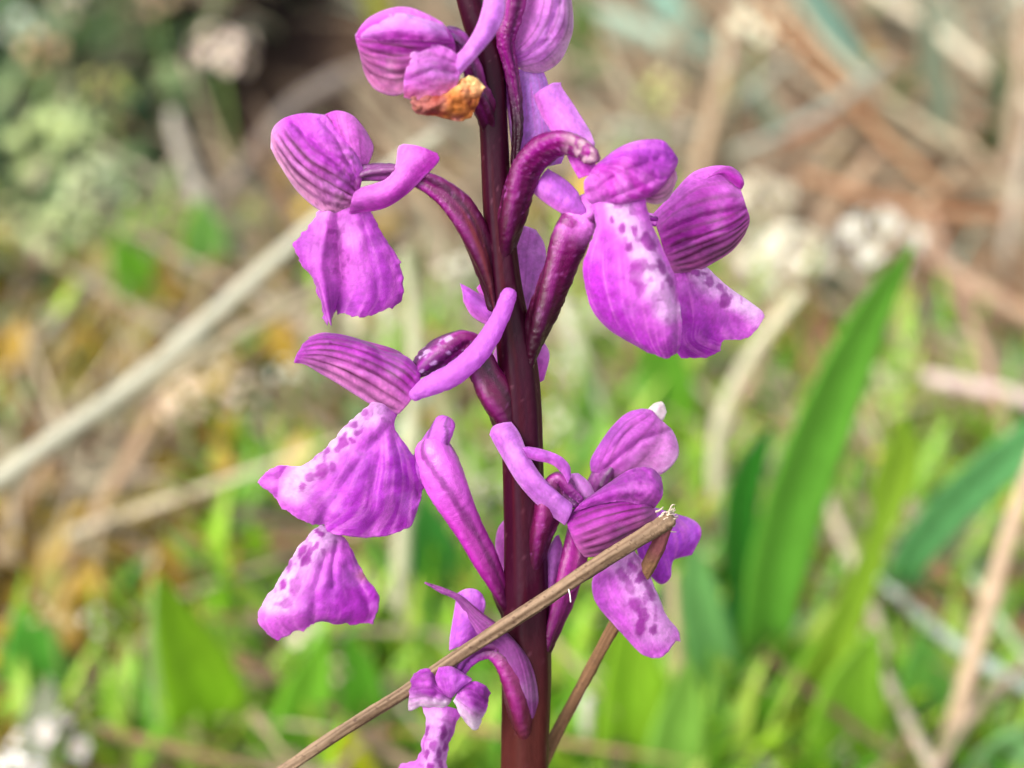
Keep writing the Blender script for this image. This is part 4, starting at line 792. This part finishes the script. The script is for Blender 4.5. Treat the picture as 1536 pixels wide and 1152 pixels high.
def straw_stalk(label, pts, col, y0=None, y1=None, lift=None, name='straw_stalk', cat='straw', group=None, node=True):
    """a dry stalk: points (x, y, half width); lying on the ground when lift is given, else standing"""
    P = np.array(pts, float); S = cr(P, 60)
    if lift is not None:
        C = ground(S[:, 0], S[:, 1], lift); dep = (C - CAM) @ FWD
    else:
        y0 = gy(pts[0][1]) if y0 is None else y0; y1 = y0 if y1 is None else y1
        yy = np.linspace(y0, y1, 60); r = ray(S[:, 0], S[:, 1]); dep = (yy - CAM[1]) / r[:, 1]; C = CAM + r * dep[:, None]
    R = 0.62 * np.maximum(S[:, 2], 1) * K * dep
    if lift is None and C[0, 2] > 0.004:
        e = np.array([C[0, 0] + 0.4 * (C[0, 0] - C[6, 0]), C[0, 1], -0.003])
        C = np.concatenate([cr(np.array([e, (e + C[0]) / 2, C[0]]), 14)[:-1], C]); R = np.concatenate([np.full(13, R[0]), R])
    n = len(C); ns = 10
    t = np.linspace(0, 1, n)[:, None] * np.ones((1, ns)); a = np.linspace(0, 2 * np.pi, ns, endpoint=False)[None] * np.ones((n, 1))
    d = R[:, None] * (0.14 * np.cos(a * 3) + 0.18 * (fbm(np.cos(a) * 2 + 9, np.sin(a) * 2 + t * 14 + 9, int(pts[0][1]) % 40, 2) - 0.5))
    if node: d += R[:, None] * 0.35 * np.exp(-((t - 0.55) / 0.02) ** 2)
    V, F, m = tube_geo(C, R, ns, d)
    tt = np.linspace(0, 1, m)[:, None] * np.ones((1, ns))
    c = lin(col) * np.array([0.88, 0.97, 1.0]) * (1 + 0.35 * (fbm(tt * 9, a[:1] * 1.3 + 0 * tt, int(pts[0][0]) % 50, 3)[..., None] - 0.5))
    o = mk(name, V, F, M['dry'], col=c.reshape(-1, 3), origin=C[0])
    return tag(o, label, cat, group)

# --- broad green leaves
green_leaf('broadest green leaf, leaning right, its tip against the white blossoms', [(1140, 1090, 24), (1148, 980, 38), (1165, 870, 47), (1192, 765, 49), (1226, 665, 47), (1264, 570, 40), (1303, 482, 30), (1340, 415, 17), (1368, 370, 4)], (98, 158, 52), dy=-0.02, fold=0.45)
green_leaf('dark green leaf tucked behind the left edge of the broadest leaf', [(1125, 960, 18), (1112, 860, 26), (1112, 770, 27), (1128, 700, 22), (1158, 640, 5)], (48, 116, 34), y0=gy(1060))
green_leaf('blue green leaf arching out past the right edge of the picture', [(1330, 960, 14), (1342, 890, 24), (1380, 822, 33), (1440, 752, 37), (1505, 694, 35), (1580, 640, 28), (1650, 606, 4)], (104, 170, 104), dy=-0.03, fold=0.3)
green_leaf('narrow yellow green leaf with a bulging yellowish tip', [(1190, 1150, 30), (1222, 1050, 36), (1262, 950, 30), (1298, 860, 22), (1322, 790, 18), (1342, 725, 34), (1352, 670, 26), (1350, 625, 4)], (128, 162, 44), dy=0.0)
green_leaf('grey green leaf standing just right of the lower orchid flowers', [(1096, 1130, 22), (1078, 1030, 36), (1056, 930, 36), (1042, 860, 24), (1036, 815, 4)], (112, 166, 92))
green_leaf('small deep green leaf between the grey green leaf and the broadest leaf', [(1140, 1080, 14), (1124, 1000, 24), (1104, 930, 18), (1092, 880, 3)], (36, 106, 42), y0=gy(1110))
green_leaf('wide yellow green leaf low in front of the broadest leaf', [(1300, 1230, 50), (1276, 1130, 66), (1276, 1050, 54), (1296, 990, 30), (1316, 945, 4)], (118, 164, 44))
green_leaf('rounded bright green leaf left of the thick leaning straw', [(1420, 1160, 30), (1400, 1080, 44), (1385, 1010, 40), (1378, 950, 5)], (104, 164, 70))
green_leaf('grey green leaf cut off by the bottom right corner', [(1440, 1240, 30), (1480, 1170, 40), (1530, 1120, 34), (1580, 1090, 5)], (120, 166, 104))
green_leaf('widest yellow green leaf of the lower left, pointing up left', [(345, 1200, 44), (325, 1100, 60), (298, 1020, 54), (270, 950, 36), (250, 900, 18), (237, 864, 3)], (122, 168, 32), dy=-0.01)
green_leaf('blunt bright green leaf at the left edge above the white florets', [(112, 1130, 22), (84, 1060, 44), (58, 1000, 44), (42, 950, 28), (44, 910, 4)], (92, 164, 58))
green_leaf('short green leaf left of the crossing pale straws', [(252, 530, 20), (232, 470, 36), (206, 420, 36), (186, 380, 20), (176, 355, 3)], (98, 154, 38))
green_leaf('small light green leaf beneath the grey upright stem', [(328, 470, 20), (316, 410, 32), (306, 350, 28), (300, 300, 4)], (116, 166, 76))
green_leaf('small green leaf just left of the middle left lip', [(404, 780, 14), (390, 720, 26), (374, 670, 22), (358, 612, 3)], (108, 160, 40))
green_leaf('upright yellow green leaf left of the lower left lip', [(404, 960, 20), (396, 890, 27), (386, 830, 20), (374, 780, 3)], (126, 168, 34))
green_leaf('dark green leaf behind the thick pale ovary', [(668, 980, 24), (660, 900, 40), (645, 820, 38), (634, 740, 4)], (64, 134, 54))
green_leaf('mid green leaf seen between the stem and the right lips', [(1022, 740, 24), (1012, 660, 44), (1000, 580, 42), (990, 510, 24), (984, 470, 4)], (98, 154, 44))
green_leaf('yellow green leaf below the lower right lip', [(940, 1230, 40), (946, 1120, 52), (950, 1020, 46), (944, 940, 22), (938, 890, 4)], (132, 176, 42))
green_leaf('green leaf with its foot under the dry stalk', [(448, 1220, 36), (450, 1120, 46), (462, 1040, 36), (478, 980, 16), (488, 940, 3)], (106, 164, 42))
green_leaf('slim green leaf left of the lowest flower', [(560, 1200, 24), (556, 1110, 32), (540, 1020, 28), (520, 950, 4)], (84, 146, 36))
green_leaf('pale green blade edge running beside the widest lower left leaf', [(262, 1200, 12), (248, 1080, 16), (236, 970, 13), (228, 870, 2)], (166, 192, 126))
green_leaf('pale blade arching low across the lower left leaves', [(240, 1110, 6), (300, 1076, 9), (400, 1060, 9), (520, 1066, 6), (560, 1080, 2)], (156, 190, 110), dy=-0.01)
green_leaf('yellow leaf at the bottom edge under the dry stalk', [(540, 1260, 30), (536, 1190, 36), (524, 1130, 26), (516, 1096, 4)], (184, 190, 34))
green_leaf('green leaf right of the stem at the bottom edge', [(1000, 1250, 36), (1008, 1150, 44), (1024, 1060, 34), (1030, 990, 4)], (122, 168, 66))
green_leaf('green leaf behind the lower stem on its left', [(700, 1200, 34), (696, 1100, 40), (706, 1010, 30), (714, 950, 4)], (96, 150, 44), y0=gy(1180))
green_leaf('green leaf rising behind the club shaped spur', [(676, 640, 16), (668, 600, 26), (660, 560, 22), (650, 520, 3)], (104, 156, 44))
green_leaf('green blade between the two right lips and the stem', [(916, 760, 12), (896, 680, 18), (884, 620, 16), (872, 560, 3)], (88, 142, 46))
green_leaf('small green blade above the top right flower', [(900, 130, 26), (880, 80, 34), (872, 30, 20), (866, -10, 4)], (84, 126, 56))
green_leaf('yellow green shoot above the topmost left flower', [(590, 70, 12), (574, 30, 16), (560, -10, 14), (548, -40, 3)], (150, 150, 40))
# --- blue green blades of the upper right
B = 'blue green grass blades'
green_leaf('blue green blade bending down left of the tall white blossoms', [(1096, 130, 16), (1050, 70, 22), (1004, 10, 22), (960, -50, 6)], (118, 152, 132), name='grass_blade', cat='grass blade', group=B, foot=False, y0=gy(160), dy=0.05)
green_leaf('grey green blade lying almost level beside the top right flower', [(1080, 110, 10), (1000, 66, 20), (920, 34, 22), (850, 10, 8)], (134, 158, 136), name='grass_blade', cat='grass blade', group=B, foot=False, y0=gy(140), dy=0.03)
green_leaf('dark blue green blade beside the orange straw', [(1330, 160, 10), (1270, 76, 18), (1214, -10, 17), (1170, -70, 5)], (92, 122, 104), name='grass_blade', cat='grass blade', group=B, foot=False, y0=gy(200), dy=0.05)
green_leaf('short dark green blade below the pale green bud', [(1240, 240, 10), (1200, 208, 20), (1150, 160, 17), (1116, 120, 4)], (78, 112, 88), name='grass_blade', cat='grass blade', group=B, foot=False, y0=gy(270), dy=0.03)
green_leaf('upright grey green blade near the right edge', [(1430, 270, 14), (1412, 170, 20), (1396, 70, 18), (1384, -20, 4)], (124, 136, 112), name='grass_blade', cat='grass blade', group=B, y0=gy(290))
green_leaf('dark green blade at the right edge of the upper meadow', [(1530, 260, 14), (1512, 180, 20), (1500, 110, 16), (1494, 50, 4)], (82, 98, 66), name='grass_blade', cat='grass blade', group=B, y0=gy(280))
# --- straws
straw_stalk('thickest pale straw slanting up behind the left flowers', [(-60, 762, 22), (60, 676, 24), (160, 606, 23), (270, 520, 22), (370, 428, 21), (470, 340, 19), (560, 275, 17), (660, 200, 14)], (182, 170, 146), y0=0.125, y1=0.20)
straw_stalk('thinner tan straw under the thickest one, ending behind the hood', [(-40, 716, 9), (120, 640, 12), (260, 560, 14), (380, 490, 15), (480, 436, 15), (580, 392, 13)], (166, 146, 116), y0=0.15, y1=0.21)
straw_stalk('grey straw leaning across the dark gap', [(392, 440, 16), (350, 396, 20), (306, 306, 20), (270, 216, 18), (258, 170, 12)], (182, 166, 150), y1=None)
straw_stalk('brownish straw lying through the dark gap at the top', [(330, 300, 10), (430, 170, 20), (540, 106, 20), (640, 60, 14)], (136, 118, 106), lift=0.01)
straw_stalk('pale curved straw standing left of the stem', [(624, 1030, 15), (604, 930, 19), (604, 820, 20), (614, 700, 19), (622, 580, 18), (622, 480, 17), (608, 380, 12)], (196, 186, 150))
straw_stalk('tan straw bending right above the lower right flower', [(1092, 900, 14), (1082, 800, 18), (1076, 690, 19), (1090, 610, 17), (1130, 530, 16), (1200, 440, 14)], (194, 180, 148))
straw_stalk('slender tan straw below the lower right lip', [(1024, 1200, 12), (1020, 1060, 13), (1014, 960, 13), (1008, 860, 9)], (196, 164, 124))
straw_stalk('thick pinkish straw leaning up to the right edge', [(1400, 1200, 20), (1440, 1060, 21), (1480, 920, 21), (1522, 780, 20), (1580, 620, 18)], (206, 170, 140))
straw_stalk('blunt pinkish stick lying at the right edge', [(1392, 566, 17), (1450, 578, 19), (1530, 596, 19), (1660, 630, 18)], (208, 176, 166), lift=0.02, node=False)
straw_stalk('brown stalk leaning left of the blunt pinkish stick', [(1396, 330, 14), (1440, 440, 15), (1486, 560, 14), (1520, 690, 13)], (172, 134, 108), lift=0.02)
straw_stalk('brown stalk crossing above the blunt pinkish stick', [(1360, 350, 16), (1430, 410, 16), (1540, 470, 15), (1640, 500, 14)], (178, 140, 114), lift=0.024)
straw_stalk('broad pale straw right of the stem in the middle', [(826, 430, 12), (860, 510, 20), (892, 600, 21), (920, 690, 19), (936, 760, 12)], (192, 182, 150), lift=0.02)
straw_stalk('short white tipped stub right of the lower stem', [(880, 1200, 13), (880, 1120, 14), (882, 1050, 15)], (214, 200, 178), node=False)
straw_stalk('pale tan straw crossing right of the broadest leaf', [(1232, 730, 14), (1270, 820, 17), (1306, 910, 15), (1330, 980, 12)], (198, 174, 146), lift=0.02)
straw_stalk('tan straw slanting down at the lower right', [(1296, 950, 11), (1344, 1046, 15), (1392, 1140, 15), (1420, 1200, 12)], (190, 166, 146), lift=0.02)
straw_stalk('grey straw crossing behind the thick pinkish straw', [(1320, 870, 10), (1420, 956, 15), (1520, 1020, 15), (1620, 1070, 12)], (172, 176, 160), lift=0.02)
straw_stalk('thin pale green stalk at the lower right edge', [(1456, 864, 7), (1500, 930, 8), (1550, 1000, 7)], (186, 196, 150), lift=0.03)
straw_stalk('brown straw in the bottom right corner', [(1380, 1200, 16), (1450, 1080, 18), (1560, 980, 16)], (176, 148, 124), lift=0.02)
straw_stalk('orange brown straw slanting through the upper right', [(1120, -40, 10), (1180, 40, 12), (1260, 130, 13), (1340, 220, 11), (1420, 290, 8)], (172, 122, 84), lift=0.02)
straw_stalk('tan straw under the tall white blossoms', [(1100, 20, 12), (1086, 110, 15), (1066, 190, 16), (1040, 290, 14)], (186, 152, 118), lift=0.02)
straw_stalk('pale straw slanting to the top right corner', [(1290, -30, 10), (1400, 44, 12), (1500, 120, 12), (1600, 190, 10)], (208, 188, 160), lift=0.025)
straw_stalk('broad tan straw running down left of the white blossoms', [(1310, 240, 16), (1240, 330, 20), (1180, 440, 22), (1130, 560, 18), (1090, 640, 12)], (196, 158, 124), lift=0.016)
straw_stalk('second tan straw beside the broad one', [(1270, 210, 12), (1190, 290, 14), (1120, 380, 14), (1060, 470, 12)], (186, 160, 126), lift=0.014)
straw_stalk('brown straw lying across the rusty litter', [(1200, 260, 12), (1320, 300, 14), (1440, 320, 14), (1560, 316, 12)], (160, 112, 80), lift=0.02)
straw_stalk('upright tan straw at the right edge', [(1500, 340, 13), (1516, 230, 15), (1530, 120, 15), (1540, 0, 12)], (184, 154, 128))
straw_stalk('thin grey straw crossing the orange brown one', [(1330, 90, 9), (1260, 150, 11), (1180, 196, 10), (1100, 230, 8)], (160, 158, 140), lift=0.025)
straw_stalk('thin pale straw right of the tall creamy blossoms', [(1170, -20, 8), (1240, 70, 10), (1330, 150, 10), (1440, 220, 8)], (196, 172, 140), lift=0.02)
straw_stalk('dull brown straw from the top edge to the rusty litter', [(1230, -40, 10), (1320, 70, 12), (1420, 180, 12), (1500, 260, 9)], (150, 116, 88), lift=0.018)
straw_stalk('rust brown straw lying above the large white blossoms', [(1120, 250, 9), (1210, 300, 11), (1290, 318, 11), (1380, 310, 8)], (150, 100, 70), lift=0.012)
straw_stalk('sandy straw from the large white blossoms to the right edge', [(1340, 300, 9), (1420, 380, 11), (1490, 440, 11), (1580, 520, 9)], (186, 152, 122), lift=0.015)
straw_stalk('pale upright straw at the far right of the rusty litter', [(1496, 470, 10), (1510, 380, 12), (1528, 280, 12), (1550, 180, 9)], (186, 166, 146))
straw_stalk('grey straw lying left of the pale yellow green bud', [(860, 210, 9), (930, 190, 12), (1010, 200, 12), (1090, 180, 9)], (150, 146, 130), lift=0.014)
straw_stalk('mauve straw under the ochre moss', [(220, 700, 12), (260, 770, 16), (300, 840, 14)], (176, 124, 112), lift=0.01)
straw_stalk('thin straw rising from the ochre moss at far left', [(90, 900, 12), (130, 850, 16), (180, 790, 14)], (200, 172, 142), lift=0.012)
straw_stalk('pinkish straw above the widest lower left leaf', [(190, 960, 12), (214, 900, 16), (236, 840, 13)], (206, 180, 146))
straw_stalk('slender straw across the far left edge', [(-20, 520, 9), (30, 430, 11), (90, 320, 10), (130, 240, 8)], (176, 154, 128), lift=0.015)
straw_stalk('second slender straw across the far left', [(-20, 590, 9), (60, 510, 11), (140, 420, 11), (200, 350, 8)], (188, 166, 136), lift=0.015)
straw_stalk('grey straw under the pale herb cushion', [(60, 460, 14), (110, 530, 17), (170, 600, 16), (210, 640, 10)], (166, 168, 148), lift=0.012)

# --- small flower heads
def floret_mesh(name, n, r, col, eye, cup=0.25):
    """a tiny flower: n rounded petals round an eye"""
    Vs, Fs, Cs = [], [], []; off = 0
    for i in range(n):
        a = 2 * np.pi * i / n; t = np.linspace(0.12, 1, 5)[:, None]; s = np.linspace(-1, 1, 5)[None]
        w = 0.46 * np.sin(np.clip(t * 0.86, 0, 1) * np.pi) ** 0.6
        X = t * (1 - 0.12 * s ** 2); Yy = w * s; Z = cup * t ** 2 + 0.08 * s ** 2
        P = np.stack([X * math.cos(a) - Yy * math.sin(a), X * math.sin(a) + Yy * math.cos(a), Z], -1) * r
        V, F = shell(P, np.full(P.shape[:2], 0.05 * r)); Vs.append(V); Fs.append(F + off); off += len(V); Cs.append(np.broadcast_to(lin(col), (len(V), 3)))
    th = np.linspace(0, np.pi, 6); C = np.stack([0 * th, 0 * th, -0.22 * r * np.cos(th) + 0.08 * r], -1)
    V, F, _ = tube_geo(C, np.maximum(0.2 * r * np.sin(th), 0.02 * r), 8); Vs.append(V); Fs.append(F + off); Cs.append(np.broadcast_to(lin(eye), (len(V), 3)))
    o = mk(name, np.concatenate(Vs), np.concatenate(Fs), M['bloom'], col=np.concatenate(Cs), origin=(0, 0, 0)); me = o.data
    bpy.data.objects.remove(o); return me
def flower_head(label, px, py, rad, nf, col, eye=(206, 196, 90), size=0.27, y=None, cat='wild flower', name='small_wildflower', group=None, petals=4, stemcol=(132, 156, 84), cup=0.25, hh=0.03):
    """a cluster of small florets on a thin stem"""
    if y is None:                                                  # stands hh metres tall: find its distance
        y = float(ground(px, py, hh)[1])
    c = upright(float(px), float(py), y); dep = (c - CAM) @ FWD; R = rad * K * dep
    root = tag(empty(name, (c[0], c[1], 0)), label, cat, group)
    top = c.copy()
    V, F, _ = tube_geo(cr(np.array([[c[0] + R * 0.2, c[1], -0.002], [c[0] + R * .1, c[1], top[2] * 0.5], top - [0, 0, R * 0.5]]), 12), np.full(12, max(0.0006, R * 0.09)), 8)
    mk('stem', V, F, M['leaf'], root, np.broadcast_to(lin(stemcol), (len(V), 3)))
    me = floret_mesh('floret', petals, R * size, col, eye, cup)
    nf = max(5, int(nf * 0.85))
    for i in range(nf):
        u = (i + 0.5) / nf; th = math.acos(1 - 1.25 * u); ph = i * 2.39996 + px
        d = np.array([math.sin(th) * math.cos(ph), math.sin(th) * math.sin(ph), math.cos(th)])
        p = c + d * R * np.array([0.95, 0.8, 0.85]) * (0.75 + 0.4 * RNG.rand())
        o = bpy.data.objects.new('floret', me); link(o, root, Vector(p - WPOS[root.name]))
        o.rotation_euler = Vector(d + RNG.randn(3) * 0.25 + np.array([0, -0.35, 0.2])).to_track_quat('Z', 'Y').to_euler(); o.scale = (0.8 + 0.4 * RNG.rand(),) * 3
    return root
WH, CRM, GRN = (216, 212, 200), (232, 214, 186), (184, 198, 138)
flower_head('large white blossom cluster at the tip of the broadest leaf', 1318, 372, 66, 11, WH, size=0.29)
flower_head('pale cluster right below the striped fan hood', 1178, 392, 62, 16, (226, 220, 200))
flower_head('cream cluster between the right hoods and the tan straw', 1140, 300, 50, 12, (222, 212, 190))
flower_head('tall creamy blossom cluster near the top edge', 1134, 46, 46, 14, (226, 222, 196))
flower_head('small cream blossom under the tall creamy cluster', 1096, 100, 22, 6, (222, 214, 194))
flower_head('single pale yellow green bud right of the top right flower', 988, 142, 30, 9, (206, 214, 140), cup=0.8, cat='bud')
flower_head('pale green bud right of the broadest leaf', 1312, 584, 34, 10, (206, 220, 160), cup=0.8, cat='bud')
flower_head('yellow bud cluster on the narrow yellow green leaf', 1340, 700, 30, 9, (204, 200, 50), cup=0.7, cat='bud')
flower_head('peach and white blossom cluster in the dark gap', 330, 86, 50, 12, (232, 212, 196))
flower_head('white blossom in the top left corner', 42, 46, 34, 9, (214, 224, 204))
flower_head('peach blossom below the top left corner blossom', 58, 84, 36, 8, (214, 178, 140))
flower_head('pinkish blossom at the top edge on the left', 112, 10, 36, 8, (206, 190, 170))
flower_head('faded blossom at the top edge left of the dark gap', 236, 12, 34, 8, (196, 168, 140))
G = 'pale green herb heads'
flower_head('largest pale green herb head on the left', 86, 226, 62, 20, GRN, eye=(216, 214, 120), cup=0.9, name='pale_herb', cat='herb', group=G, petals=5)
flower_head('pale green herb head below and right of the largest one', 140, 290, 44, 14, (206, 216, 172), cup=0.9, name='pale_herb', cat='herb', group=G, petals=5)
flower_head('pale herb head cut by the left edge', 14, 338, 32, 10, (208, 212, 158), cup=0.9, name='pale_herb', cat='herb', group=G, petals=5)
flower_head('lowest pale herb head above the short green leaf', 96, 352, 46, 12, (192, 204, 148), cup=0.9, name='pale_herb', cat='herb', group=G, petals=5)
flower_head('yellow green herb head right of the largest pale one', 164, 140, 30, 9, (188, 192, 110), cup=0.9, name='pale_herb', cat='herb', group=G, petals=5)
flower_head('small green herb head at the left edge by the straws', 10, 606, 34, 9, (176, 200, 140), cup=0.9, name='pale_herb', cat='herb', group=G, petals=5)
flower_head('cream cluster just below the crossing straws', 312, 562, 46, 12, (236, 218, 190))
flower_head('peach cream cluster under the cream one', 276, 606, 40, 10, (232, 208, 182))
flower_head('cream blossom left of the middle left lip', 366, 604, 34, 8, (224, 206, 184))
flower_head('whitish blossom under the striped left hood', 436, 562, 28, 7, (222, 222, 206))
flower_head('white florets cut by the bottom left corner', 74, 1124, 60, 9, (206, 196, 190), size=0.30)
flower_head('white floret at the lower left edge', 24, 1150, 34, 7, (244, 240, 236), size=0.4)
flower_head('tiny cream floret below the lower left lip', 504, 1008, 17, 5, (228, 206, 176), size=0.5)
flower_head('tiny cream floret right under the lower left lip', 452, 952, 22, 5, (224, 214, 186), size=0.5)
flower_head('dull cream blossom above the blunt bright leaf', 78, 928, 30, 8, (214, 196, 150))
flower_head('grey white blossom right of the dull cream one', 146, 934, 26, 6, (206, 198, 186))
flower_head('white blossom left of the ovary behind the upper stem', 690, 412, 34, 9, (222, 218, 200))
flower_head('pale blossom between the lips on the left', 560, 486, 46, 11, (214, 210, 180))
flower_head('round pale blossom right of the middle stem', 838, 640, 32, 9, (216, 212, 190))
flower_head('pale blossom above the round one by the stem', 846, 556, 26, 7, (214, 210, 194))
flower_head('white blossom left of the lower stem', 736, 738, 28, 7, (224, 216, 206))
flower_head('pale cluster behind the upper right ovary', 880, 480, 30, 8, (206, 206, 182))
flower_head('whitish cluster beside the rightmost lip', 1120, 470, 34, 8, (210, 204, 184))
